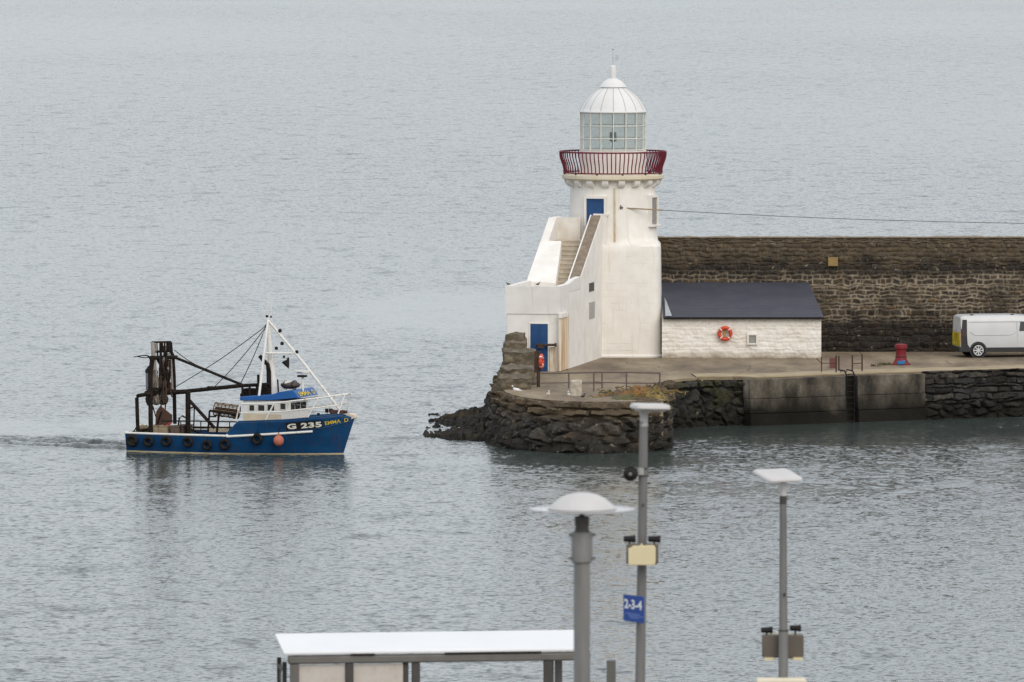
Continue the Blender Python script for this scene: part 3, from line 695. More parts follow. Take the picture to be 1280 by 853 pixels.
# front door
def Fr(px, py, out=0): p = PP(px, py, S(-out, 0, 0), UU); return p
def front_quad(mb, x0, x1, y0, y1, out, dep):
    a, b, c, d = Fr(x0, y0, out), Fr(x1, y0, out), Fr(x1, y1, out), Fr(x0, y1, out); b.z = a.z; c.z = d.z
    mb.slab([a, b, c, d], UU*dep)
D0 = MB(); front_quad(D0, 662.8, 684.8, 405, 464.2, .012, .06); dob = D0.build('door', BLUE_DOOR, st, world=True, smooth=0)
fm = MB(); front_quad(fm, 661.2, 662.8, 403.6, 464.4, .035, .09); front_quad(fm, 684.8, 686.4, 403.6, 464.4, .035, .09); front_quad(fm, 662.8, 684.8, 403.6, 405, .035, .09); fm.build('door_frame', WHITE, dob, world=True, smooth=0)
pn = MB(); front_quad(pn, 664.5, 672.8, 408, 430, .022, .03); front_quad(pn, 674.6, 683, 408, 430, .022, .03); front_quad(pn, 664.5, 672.8, 434, 461, .022, .03); front_quad(pn, 674.6, 683, 434, 461, .022, .03); pn.build('door_panel', BLUE_DOOR, dob, world=True, smooth=0)
hn = MB(); front_quad(hn, 681.6, 683.6, 433.5, 436, .05, .04); hn.build('handle', BLACK, dob, world=True)
# rusty iron bar and stained pier beside the door
rb = MB(); a = Fr(686.6, 434, .16); 
front_quad(rb, 687, 693.6, 434, 465, .10, .13); rb.build('stained_pier', pm('rust_streaked_white', (.72, .66, .56), (.60, .50, .36), 2, .8, stain=(.42, .19, .05), st_scale=(5, 5, .5), st_lo=.5, st_hi=.68), st, world=True, smooth=0)
ib = MB(); p, q = Fr(669.5, 431.5, .30), Fr(694.5, 431.3, .30); ib.tube(p, q, .055, n=10); ib.tube(Fr(676, 431.5, .30), Fr(676, 432.5, .0), .05); ib.box(q, (.10, .16, .16)); ib.box(Fr(675.5, 432.5, .3), (.26, .14, .20)); ib.build('iron_bar', IRON, st, world=True)
# side face: rusty strip, vents
def side_quad(mb, x0, x1, y0, y1, out, dep):
    n = VV*-out
    a, b, c, d = [PP(x, y, P0+n, VV) for x, y in ((x0, y0), (x1, y0), (x1, y1), (x0, y1))]
    b.z = a.z; dy = c.z; mb.slab([a, b, V((b.x, b.y, dy)), V((a.x, a.y, dy))], VV*dep)
RUSTP = pm('rusty_drain_board', (.72, .66, .55), (.64, .50, .30), .9, .8, stretch=(3.0, 3.0, .14), lo=.38, hi=.66, stain=(.40, .17, .035), st_scale=(4.5, 4.5, .30), st_lo=.46, st_hi=.68)
mb = MB(); side_quad(mb, 700.6, 711.2, 394.5, 461, .07, .10); mb.build('rusty_strip', RUSTP, st, world=True, smooth=0, bevel=.02)
mb = MB(); side_quad(mb, 702, 710.5, 392.5, 395.4, .13, .14); mb.build('pipe_outlet', WHITE, st, world=True, smooth=0)
VENTD = pm('dark_vent', (.05, .045, .04), (.09, .08, .07), 6, .8)
mb = MB(); side_quad(mb, 736.8, 742.8, 354.5, 363.5, .012, .05); mb.build('vent', VENTD, st, world=True, smooth=0)
GRILL = pm('grey_grille', (.40, .39, .375), (.30, .29, .28), 9, .7, stretch=(.2, .2, 4))
mb = MB(); side_quad(mb, 736.6, 743.6, 379, 397.5, .02, .05); mb.build('grille', GRILL, st, world=True, smooth=0)
# ------------------------------------------------------------------ shed
sf = PZ(900, 448, ZQ).y
xl, xr = PD(827.6, 447, sf).x, PD(1026.5, 447, sf).x
zev = PD(930, 397.5, sf).z; yb = 373.55; zrd = PD(930, 352.6, yb).z
xr2 = PD(1009.5, 352.6, yb).x+.05
sh = thing('shed', 'low white painted stone shed with dark slate lean-to roof beside the lighthouse', 'shed', ((xl+xr)/2, sf, ZQ))
def shed_mat():
    m, t, b = nt('painted_rubble_white')
    pos = nd(t, 'ShaderNodeNewGeometry').outputs['Position']
    at = nd(t, 'ShaderNodeAttribute', attribute_name='stone'); sp = nd(t, 'ShaderNodeSeparateColor'); lk(t, at.outputs['Color'], sp.inputs[0])
    n = noise(t, pos, 1.6, 6, .6); col = ramp(t, n.outputs[0], [(.35, (.80, .775, .725)), (.7, (.70, .66, .59))])
    n2 = noise(t, pos, 3, 4, .7); col = mix(t, math_(t, 'MULTIPLY', sp.outputs[1], ramp(t, n2.outputs[0], [(.48, .0), (.74, .42)])), col, (.42, .36, .27))
    sz = nd(t, 'ShaderNodeSeparateXYZ'); lk(t, pos, sz.inputs[0])
    zz_ = math_(t, 'ADD', sz.outputs[2], math_(t, 'MULTIPLY', math_(t, 'SUBTRACT', n.outputs[0], .5), .7))
    col = mix(t, ramp(t, math_(t, 'SUBTRACT', zz_, 2.0), [(.08, .92), (.46, 0.)]), col, (.29, .23, .16))
    lk(t, col, b.inputs['Base Color']); b.inputs['Roughness'].default_value = .85; bump(t, b, n2.outputs[0], .4, .02)
    return m
SHEDM = shed_mat()
o = masonry('wall', lambda s, t: V((xl+s, sf, ZQ-.05+t)), lambda s, t: V((0, -1, 0)), xr-xl, zev-ZQ+.05, 260, 66, row_cells(9, 3, (.13, .32), (.22, .85), 44), .07, .015, .10, SHEDM, rough=.035, wf=2.0)
o.parent = sh; o.matrix_parent_inverse = M.Translation(-sh.location)
mb = MB().add([(xl, sf+.03, ZQ-.05), (xr-.01, sf+.03, ZQ-.05), (xr2-.05, yb, ZQ-.05), (xl, yb, ZQ-.05), (xl, sf+.03, zev-.05), (xr-.01, sf+.03, zev-.05), (xr2-.05, yb, zrd-.16), (xl, yb, zrd-.16)],
              [(0, 1, 2, 3), (4, 7, 6, 5), (0, 4, 5, 1), (1, 5, 6, 2), (2, 6, 7, 3), (3, 7, 4, 0)]); mb.build('end_wall', WHITE, sh, world=True, smooth=0)
SLATE = pm('blue_grey_slate', (.046, .048, .066), (.060, .062, .080), 1.1, .6, spec=.35, stain=(.075, .075, .09), st_scale=(.9, .9, .9), st_lo=.60, st_hi=.85)
p = V((0, sf-.16, zev+.02)); slope = (zrd-zev-.05)/(yb-sf+.16); rf = MB()
ny = 12; xle = PD(828.4, 396, sf).x; xre = PD(1030, 396, sf-.16).x
for j in range(ny):                        # slate courses, each lapping the one below
    k0, k1 = j/ny, (j+1)/ny+.012
    y0, y1 = sf-.16+k0*(yb-sf+.16), sf-.16+min(1, k1)*(yb-sf+.16); z0 = zev+.03+(y0-sf+.16)*slope+.004; z1 = zev+.03+(y1-sf+.16)*slope
    xe0, xe1 = xre+(xr2-xre)*k0, xre+(xr2-xre)*min(1, k1)
    rf.add([(xle, y0, z0), (xe0, y0, z0), (xe1, y1, z1), (xle, y1, z1), (xle, y0, z0-.03), (xe0, y0, z0-.03), (xe1, y1, z1-.03), (xle, y1, z1-.03)],
           [(0, 1, 2, 3), (4, 7, 6, 5), (0, 4, 5, 1), (1, 5, 6, 2), (2, 6, 7, 3), (3, 7, 4, 0)])
rfo = rf.build('roof', SLATE, sh, world=True, smooth=0, clean=False)
MB().box(((xle+xre)/2+.02, sf-.20, zev-.01), (xre-xle-.05, .07, .10)).build('gutter', BLACK, rfo, world=True, smooth=0)
LEAD = pm('pale_lead', (.42, .44, .47), (.33, .35, .38), 4, .5)
fl = MB(); yy = lambda k: sf-.16+k*(yb-sf+.16); zq = lambda k: zev+.06+(yy(k)-sf+.16)*slope
fl.add([(xle+.12, yy(.02), zq(.02)), (xle+.42, yy(.02), zq(.02)), (xle+.20, yy(.45), zq(.45)), (xle+.12, yy(.45), zq(.45)+.15)], [(0, 1, 2, 3)]); fl.build('flashing', LEAD, rfo, world=True, smooth=0, solid=.01)
a, b = PD(935, 418.3, sf-.06), PD(946, 430, sf-.06)
WGR = pm('grey_shutter', (.30, .29, .27), (.24, .23, .215), 4, .7)
wo = MB().box(((a.x+b.x)/2, sf-.055, (a.z+b.z)/2), (b.x-a.x-.06, .03, a.z-b.z-.06)).build('window', WGR, sh, world=True, smooth=0)
fr = MB(); cx, cz, ww, hh = (a.x+b.x)/2, (a.z+b.z)/2, b.x-a.x, a.z-b.z
fr.box((cx, sf-.07, cz+hh/2), (ww+.10, .11, .07)); fr.box((cx, sf-.07, cz-hh/2), (ww+.10, .11, .07))
fr.box((cx-ww/2, sf-.07, cz), (.07, .11, hh-.075)); fr.box((cx+ww/2, sf-.07, cz), (.07, .11, hh-.075)); fr.build('window_frame', WHITE, wo, world=True, smooth=0)
# life ring on the shed
ORANGE = pm('orange_ring', (.62, .060, .018), (.50, .05, .018), 4, .5); RINGW = pm('white_band', (.75, .72, .68), (.62, .58, .54), 4, .5)
def life_ring(label, c, R_, ax, wallax=True):
    lr = thing('life_ring', label, 'life ring', c)
    ax = V(ax).normalized(); MB().torus((0, 0, 0), ax, R_*.76, R_*.24, 40, 12).build('ring', ORANGE, lr)
    u = ax.cross(V((0, 0, 1))).normalized(); w_ = V((0, 0, 1))
    for k in range(4):
        a = pi/4+k*pi/2; pts = []
        for i in range(5):
            q = a-.09+.045*i; pts.append((u*cos(q)+w_*sin(q))*R_*.76)
        MB().path(pts, R_*.245, 12).build('band', RINGW, lr)
    return lr
p = PD(906.3, 417.2, sf-.18)
lr = life_ring('orange life ring with white bands hanging on the white shed wall', p, 9.5*sf/F, (0, 1, 0))
MB().box((0, .12, .02), (.10, .10, .52)).build('hook', pm('ochre_board', (.42, .30, .10), (.34, .22, .08), 6, .8), lr)
# ------------------------------------------------------------------ stone parapet on the seaward side of the door
pw = thing('stone_parapet', 'stepped brown rubble parapet running from the white building down to the pier head', 'wall', (0, 352, ZQ))
PARM = stone_mat('parapet_stone', [(.090, .076, .056), (.22, .18, .125), (.135, .115, .085), (.29, .24, .17)], (.07, .058, .043), .9, spots=((.30, .27, .21), .66, .78, 4), film=((.10, .088, .052), .48, .68, 1.6, .5))
def rough_block(name, y0, y1, x0, x1, z1, seed, parent, mat=None, z0=ZQ-.05):
    """a rubble block: rounded box surface pushed about by noise, with stones and joints"""
    cx, cy = (x0+x1)/2, (y0+y1)/2; vs = []; cols = []; n = 26; mz = 16; fs = []
    cells = vor_cells(.42, .26, seed, .6)
    per = []
    for i in range(n):
        for side, (ax, ay, bx, by) in enumerate(((x0, y0, x1, y0), (x1, y0, x1, y1), (x1, y1, x0, y1), (x0, y1, x0, y0))): pass
    loop = []
    lens = [(x1-x0), (y1-y0), (x1-x0), (y1-y0)]; corners = [(x0, y0), (x1, y0), (x1, y1), (x0, y1)]
    for q in range(4):
        k = max(6, int(lens[q]/.09)); a, b = corners[q], corners[(q+1) % 4]
        for i in range(k): loop.append((a[0]+(b[0]-a[0])*i/k, a[1]+(b[1]-a[1])*i/k, q, sum(lens[:q])+lens[q]*i/k))
    nl = len(loop); rings = [(z0+(z1-z0)*j/(mz-1), 1.0) for j in range(mz)]+[(z1+.0, .90), (z1+.01, .6), (z1+.015, .25)]
    for z, sc in rings:
        for (x, y, q, s) in loop:
            cid, d, _a, _b = cells(s+.08*NZ.noise(V((x*3, y*3, z*3))), z+ (0 if sc == 1 else (1-sc)*2)); pr = smooth01(0, .08, d)
            px_, py_ = cx+(x-cx)*sc, cy+(y-cy)*sc
            nrm = [(0, -1), (1, 0), (0, 1), (-1, 0)][q]; f = NZ.fractal(V((px_*2, py_*2, z*2+seed)), 1, 2, 4)
            o_ = (.10*pr*(.3+h2(*cid))+.06*f+.03*NZ.noise(V((px_*6, py_*6, z*6)))) if sc == 1 else 0
            vs.append(V((px_+nrm[0]*o_, py_+nrm[1]*o_, z+(.08*f+.05*NZ.noise(V((px_*4, py_*2, seed))) if z >= z1-.01 else 0))))
            cols += [h2(*cid), 1-pr, h2(cid[0]+5, cid[1]), 1]
    for j in range(len(rings)-1): fs += [(j*nl+i, j*nl+(i+1) % nl, (j+1)*nl+(i+1) % nl, (j+1)*nl+i) for i in range(nl)]
    fs.append(tuple(range((len(rings)-1)*nl, len(rings)*nl)))
    me = bpy.data.meshes.new(name); me.from_pydata([tuple(v-parent.location) for v in vs], [], fs); me.update()
    ca = me.color_attributes.new('stone', 'FLOAT_COLOR', 'POINT'); ca.data.foreach_set('color', cols); me.materials.append(mat or PARM); me.shade_smooth(); me.set_sharp_from_angle(angle=R(60))
    o = bpy.data.objects.new(name, me); COL.objects.link(o); o.parent = parent; return o
# each stretch: near face given by pixels (left, right, top, base)
def stretch(xa, xb, ytop, ynear, ylen, seed):
    n = PZ(640, ynear, ZQ).y; xl_, xr_ = (xa-640)/F*n, (xb-640)/F*n
    rough_block('stone_block', n, n+ylen, xl_, xr_, PD(640, ytop, n).z, seed, pw)
stretch(633.5, 655.5, 418.5, 467.5, 1.0, 3)
stretch(632.5, 657, 429, 470.5, 1.7, 41)
stretch(630.5, 667, 440.5, 475, 2.6, 11)
stretch(628, 667.5, 462, 481.5, 3.8, 17)
stretch(624.5, 662, 473, 487.5, 3.4, 23)
# ------------------------------------------------------------------ low rocks on the seaward side
def rockf(u, v):
    x = -4.6+u*4.6; y = 341.5+v*21
    p = V((x*1.1, y*.35, 2)); n = NZ.fractal(p, 1, 2, 5); r = NZ.ridged_multi_fractal(V((x*1.6, y*.5, 7)), .9, 2.1, 5, 1, 2)
    rise = (x+3.9)/3.0
    f1 = max(0, 1-abs((y-355.5-.6*n)/(2.5+2.2*max(0, rise))))*1.0
    f2 = max(0, 1-abs((y-346.2+.5*n)/(2.0+1.6*max(0, rise))))*.72
    wx_, wy_ = NZ.noise(V((x*2, y, 1)))*.7, NZ.noise(V((x*2, y, 9)))*1.2; cr_ = NZ.cell(V(((x+wx_)*1.9, (y+wy_)*.7, 3)))+.6*NZ.cell(V(((x+wy_)*3.5, (y+wx_)*1.3, 8)))
    h = max(f1, f2)**.7*(.04+.80*max(-.25, rise))+.14*n+.16*(r-1)-.13+.10*cr_
    if x < -3.75: h -= (-3.75-x)*.9
    e = min(u*12, 1, (1-v)*10, v*12); return V((x, y, h*e-.35*(1-e)))
ROCKM = stone_mat('weedy_rock', [(.022, .019, .016), (.022, .019, .016)], (.02, .02, .02), 0, zones=((-2, .14, .16, .4, (.008, .007, .006), .9),), spots=((.15, .115, .05), .60, .78, 1.8), film=((.065, .045, .016), .5, .66, 1.3, .7))
rk = MB(); rk.grid(rockf, 110, 130); o = rk.build('rock_outcrop', ROCKM, None, world=True, loc=V((-2, 350, 0)), smooth=40)
struct(o)
# ------------------------------------------------------------------ things on the quay
# pier railing
def GZ(px, py): return PZ(px, py, ZQ)
rl = thing('pier_railing', 'thin grey iron railing across the pier head in front of the lighthouse', 'railing', GZ(750, 490))
posts = [(711, 488), (742.2, 490), (752.6, 488.5), (783, 489.5), (824.8, 491)]
rD = GZ(742, 489.5).y
def RP(px, py, d=0): return PD(px, py, rD+d)
for px, py in posts:
    dd = 2.2 if px == 711 else (2.0 if px == 752.6 else 0)
    a = RP(px, py, dd); a.z = ZQ; b = RP(px, 465.8, dd); MB().tube(a, b, .034, n=8).build('post', GREYIRON, rl, world=True)
for seg in ([(676, 467, 2.2), (711, 466.5, 2.2), (752.6, 465.6, 2.0)], [(742.2, 465.6, 0), (783, 465.6, 0), (824.8, 466.4, 0)]):
    MB().path([RP(*s) for s in seg], .034, 8).build('top_rail', GREYIRON, rl, world=True)
for seg in ([(676, 479, 2.2), (711, 478.5, 2.2), (752.6, 479, 2.0)], [(742.2, 477.8, 0), (783, 479, 0), (824.8, 479.2, 0)]):
    MB().path([RP(*s) for s in seg], .026, 8).build('middle_rail', GREYIRON, rl, world=True)
# dark post with an orange ring seen on edge by the blue door
dp = GZ(673, 484)
po = thing('iron_post', 'dark rusty iron post standing beside the lower blue door', 'post', dp)
MB().tube(dp+V((0, 0, -.05)), PD(673, 440.5, dp.y), .085, .075, 10).tube(PD(673, 441, dp.y), PD(673, 439.5, dp.y), .10, .10, 10).build('shaft', IRON, po, world=True)
MB().box(PD(671.8, 452, dp.y-.02), (.28, .10, .9)).build('board', IRON, po, world=True)
lc = PD(676.8, 452, dp.y-.16); life_ring('orange life ring seen edge-on at the dark post by the blue door', lc, .33, (.985, -.17, 0))
# stone mooring stump
sp_ = GZ(720, 494.5); kx = sp_.y/F
stp = MB()
def stf(u, v):
    a = 2*pi*u; z = v; r = 8.0*kx*(1.0-.06*sin(z*3)); n = NZ.fractal(V((cos(a)*1.5, sin(a)*1.5, z*2)), 1, 2, 4)
    sq = 1/max(abs(cos(a)), abs(sin(a)))**.45
    rr = r*sq*(1+.06*n)
    if v > .86: rr *= sqrt(max(0, 1-((v-.86)/.14)**2))*.7+.3*(v < 1)
    return V((rr*cos(a), rr*sin(a), z*20.0*kx*1.0))
stp.grid(stf, 48, 26)
STUMP = pm('lichened_stone', (.52, .47, .40), (.33, .28, .22), 5, .9, bmp=.6)
o = stp.build('stone_bollard', STUMP, None, smooth=60, loc=sp_); tag(o, 'stubby whitish stone mooring post behind the gulls on the pier head', 'bollard')
# fishing net heap
npos = GZ(790, 496.5); nets = thing('fishing_net', 'heap of orange, yellow and green fishing nets on the pier head corner', 'fishing net', npos)
def heap(cx, cy, rx, ry, hh, seed):
    def f(u, v):
        x, y = (u-.5)*2, (v-.5)*2; r2 = x*x+y*y; n = NZ.fractal(V((x*4+seed, y*3, seed)), 1, 2, 5)
        return V((cx+x*rx, cy+y*ry, max(0, (1-r2))**.6*hh*(.8+.6*n)+.05*n-.04))
    return f
NET1 = pm('orange_net', (.24, .115, .022), (.12, .070, .028), 5, .95, bmp=1, lo=.4, hi=.6); NET2 = pm('yellow_net', (.25, .165, .035), (.09, .07, .03), 6, .95, bmp=1, lo=.4, hi=.6); NET3 = pm('green_net', (.060, .085, .045), (.14, .095, .035), 7, .95, bmp=1, lo=.4, hi=.62); NET4 = pm('brown_net', (.065, .050, .032), (.12, .075, .03), 6, .95, bmp=1)
def Hn(px, py): p = GZ(px, py); return p.x-npos.x, p.y-npos.y
for (px, py, rxp, ry, hh, m, sd_) in ((772, 494, 22, 1.9, .20, NET4, 1), (800, 493.5, 27, 2.6, .36, NET1, 2), (815, 496.5, 20, 1.8, .36, NET2, 3), (782, 498.5, 20, 1.1, .20, NET3, 4), (818, 491.5, 16, 1.6, .42, NET4, 5), (795, 496.5, 22, 1.3, .34, NET1, 6), (757, 494.6, 12, 1.0, .10, NET1, 8), (806, 499.6, 18, .8, .12, NET4, 9)):
    x, y = Hn(px, py); MB().grid(heap(x, y, rxp*.0341, ry, hh, sd_*7.3), 46, 34).build('net', m, nets, smooth=50)
rg = random.Random(4)
for k in range(16):
    x, y = Hn(rg.uniform(762, 828), rg.uniform(492.5, 499.5)); pts = []; a = rg.uniform(0, 6)
    for i in range(14):
        a += rg.uniform(-.8, .8); x += .13*cos(a); y += .22*sin(a); pts.append((x, y, .20+.10*NZ.noise(V((x*3, y*2, k)))))
    MB().path(pts, .022, 5).build('rope', (NET2, NET3, NET1)[k % 3], nets)
# gulls
GW = pm('gull_white', (.78, .77, .75), (.70, .69, .67), 6, .8); GG = pm('gull_grey', (.30, .32, .34), (.24, .25, .27), 6, .8); GY = pm('gull_bill', (.55, .36, .06), (.5, .3, .05), 6, .6); GB = pm('dark_plumage', (.05, .045, .042), (.10, .09, .08), 6, .8)
def gull(label, px, py, k, yaw, dark=False, z=ZQ, loc=None, group=None):
    p = loc if loc is not None else PZ(px, py, z); g = thing('gull', label, 'bird', p, yaw, group)
    body = [(-.24, .150, .012), (-.17, .155, .035), (-.08, .165, .068), (.02, .175, .082), (.10, .20, .070), (.145, .255, .042), (.16, .30, .038), (.178, .325, .042), (.20, .33, .036), (.222, .325, .018)]
    mb = MB(); mb.path([V((x, 0, z_))*k for x, z_, r in body], [r*k for x, z_, r in body], 12); mb.build('body', GB if dark else GW, g, smooth=60)
    for s_ in (-1, 1):
        def wf(u, v): x = .10-.40*u; yv = s_*(.062+.018*sin(pi*min(1, u*1.5))-.05*u); zc = .20-.03*u; return V((x, yv*(1-.35*abs(v-.5)), zc+(v-.5)*.10*(1-u*.85)))*k
        MB().grid(wf, 9, 5).build('wing', GB if dark else GG, g, smooth=60, solid=.012*k)
        MB().path([V((.01, s_*.03, .11))*k, V((.015, s_*.032, .05))*k, V((.01, s_*.032, 0))*k, V((.05, s_*.035, .004))*k], .007*k, 6).build('leg', GY, g)
    MB().path([V((.225, 0, .323))*k, V((.255, 0, .32))*k, V((.275, 0, .308))*k], [.013*k, .011*k, .004*k], 8).build('bill', GY if not dark else BLACK, g)
    return g
gull('white gull facing left at the left end of the pier head', 646, 492.6, 1.0, R(165))
gull('white gull seen end-on left of the stone mooring post', 685.3, 497, .85, R(-80))
gull('small pale gull just below the stone mooring post', 711, 497.8, .85, R(-100))
gull('dark brown bird on the pier head right of the stone post', 728.5, 499.3, .75, R(-60), True)
gull('small dark bird perched on the left corner of the white parapet', 0, 0, .5, R(200), True, loc=S(.1, W-.05, zpar))
gull('small grey-brown bird sitting on the parapet below the stair wall', 0, 0, .55, R(40), True, loc=S(.08, 1.02, zpar))
# handrails of the ladder, red board, small rails
hr = thing('ladder_handrails', 'rusty iron handrail hoops standing on the quay edge at the ladder', 'railing', GZ(1056, 466.5))
for px, pyb, pyt in ((1045.2, 466.8, 444.5), (1048.6, 465, 445), (1065.4, 466.3, 444), (1077.6, 465.2, 442.8)):
    a = GZ(px, pyb); MB().tube(a, PD(px, pyt, a.y), .035, n=8).build('post', IRON, hr, world=True)
a = GZ(1065.4, 466.3); b = GZ(1077.6, 465.2); MB().tube(PD(1065.4, 455, a.y), PD(1077.6, 454, b.y), .02).build('rail', IRON, hr, world=True)
MB().path([GZ(1050, 467.3)+V((0, 0, .0)), GZ(1051, 467.2)+V((0, 0, .11)), GZ(1058, 467)+V((0, 0, .11)), GZ(1059.5, 467.0)], .025, 6).build('grab_bar', IRON, hr, world=True)
r2 = thing('small_railing', 'low rusty tube rail in front of the shed corner by the red board', 'railing', GZ(1027, 466.5))
a = GZ(1027, 466.6); MB().tube(a, PD(1027, 446, a.y), .025).build('post', IRON, r2, world=True)
MB().path([PD(1020, 448, a.y), PD(1027, 454.3, a.y), PD(1045, 454.3, a.y)], .02, 6).build('rail', IRON, r2, world=True)
rbd = thing('red_board', 'faded red board standing on the quay by the ladder rails', 'sign', GZ(1041, 460.5))
a = GZ(1041, 460.5); REDB = pm('faded_red_paint', (.16, .052, .045), (.11, .045, .04), 5, .8)
c_ = PD(1041, 454, a.y); MB().box(c_, (8.2*a.y/F, .06, 13*a.y/F)).build('panel', REDB, rbd, world=True, bevel=.01)
for sx in (-.1, .1): MB().tube(a+V((sx, .05, 0)), c_+V((sx, .05, .2)), .02).build('leg', IRON, rbd, world=True)
# red bollard
bp = GZ(1126.2, 456.3); k = bp.y/F
REDP = pm('red_bollard_paint', (.20, .010, .018), (.125, .012, .016), 3.5, .55, spec=.3, stain=(.09, .03, .025), st_scale=(4, 4, 3))
bl = thing('mooring_bollard', 'fat red mooring bollard with blue rope round its foot', 'bollard', bp)
MB().lathe([(12.2*k, 0), (12.0*k, 1.2*k), (9.5*k, 3.6*k), (7.4*k, 7*k), (6.6*k, 10*k), (6.2*k, 16*k), (6.6*k, 19.5*k), (7.9*k, 20.5*k), (8.0*k, 24*k), (7.4*k, 25.6*k), (5*k, 26.4*k), (0, 26.6*k)], n=40).build('post', REDP, bl)
MB().torus((0, 0, 10.5*k), (0, 0, 1), 6.8*k, .025, 32, 8).build('collar', IRON, bl)
ROPEB = pm('blue_rope_fibre', (.03, .21, .44), (.02, .15, .35), 9, .9)
rp = thing('blue_rope', 'coil of bright blue rope at the foot of the red bollard', 'rope', bp+V((-.02, -.40, 0)))
pts = [(.16*(1+.12*sin(i*1.7))*cos(i*.45)*1.0, .10*sin(i*.45), .03+.004*i) for i in range(44)]
MB().path(pts, .028, 6).build('coil', ROPEB, rp)
WEED = pm('green_weeds', (.060, .060, .024), (.10, .085, .035), 6, .9)
rg = random.Random(9)
def weed(label, px, py, w_, n):
    g = thing('weed', label, 'plant', GZ(px, py)); mb = MB()
    for i in range(n):
        x, y = rg.gauss(0, w_), rg.gauss(0, w_*1.4); a = rg.uniform(0, 6.3); hgt = rg.uniform(.04, .14); l = rg.uniform(.02, .05)
        mb.add([(x, y, 0), (x+l*cos(a), y+l*sin(a), 0), (x+.1*sin(a*3)+l*cos(a), y, hgt*.7), (x+.12*sin(a*3), y, hgt)], [(0, 1, 2, 3)])
    mb.build('leaves', WEED, g, smooth=0, clean=False)
weed('little tuft of green weeds left of the red bollard', 1106, 456.5, .14, 90)
weed('low strip of weeds on the quay between red board and red bollard', 1094, 458, .15, 26)
# ------------------------------------------------------------------ white van
vr = GZ(1222.6, 447.4); va = R(9)
van = thing('van', 'white panel van with yellow chevrons on its rear doors parked by the harbour wall', 'van', (0, 0, 0))
VW = pm('white_car_paint', (.56, .57, .58), (.51, .52, .53), 1.2, .3); VB = pm('black_plastic', (.014, .014, .016), (.02, .02, .022), 5, .5)
# local frame: x forward, y left, z up; rear wheel at x=.80 on the right side (y=-.93)
loc = V((vr.x, vr.y, ZQ))-rz(va) @ V((.80, -.93, 0)); van.location = loc; van.rotation_euler = (0, 0, va)
prof = [(0.02, .42), (0.0, .80), (.03, 1.20), (.10, 1.72), (.16, 1.88), (.28, 1.945), (.7, 1.97), (2.6, 1.97), (3.2, 1.93), (3.55, 1.80), (4.28, 1.24), (4.42, 1.14), (4.85, .98), (4.97, .80), (5.0, .45), (4.96, .32)]
def vz(x, up):
    for (a, za), (b, zb) in zip(prof[:-1], prof[1:]): pass
vb = MB(); nsec = 15
def section(x0, ztop, zbot, wk):
    """half-section from sill to roof centre"""
    w_ = .955*wk; h_ = ztop-zbot
    pts = [(w_*.97, zbot), (w_*.995, zbot+.12), (w_, zbot+.45*min(1, h_)), (w_*.985, zbot+.35+.3*h_), (w_*.93, ztop-.28*min(1, h_)), (w_*.87, ztop-.09), (w_*.80, ztop-.025), (w_*.5, ztop-.002), (0, ztop)]
    return pts+[(-a, b) for a, b in pts[:-1][::-1]]
secs = [(0.0, 1.86, .42, .955), (.05, 1.92, .36, .985), (.18, 1.955, .34, 1), (.8, 1.97, .33, 1), (2.6, 1.97, .33, 1), (3.2, 1.93, .33, 1), (3.52, 1.80, .33, 1), (4.25, 1.22, .33, .99), (4.45, 1.12, .33, .97), (4.85, .98, .32, .90), (4.98, .80, .34, .84)]
vs = []; 
for x, zt, zb, wk in secs: vs += [V((x, y, z)) for y, z in section(x, zt, zb, wk)]
m_ = 17; fs = [(j*m_+i, j*m_+i+1, (j+1)*m_+i+1, (j+1)*m_+i) for j in range(len(secs)-1) for i in range(m_-1)]+[(j*m_+m_-1, j*m_, (j+1)*m_, (j+1)*m_+m_-1) for j in range(len(secs)-1)]
fs += [tuple(range(m_)), tuple(range((len(secs)-1)*m_, len(secs)*m_))]
body = vb.add(vs, fs).build('body', VW, van, smooth=32)
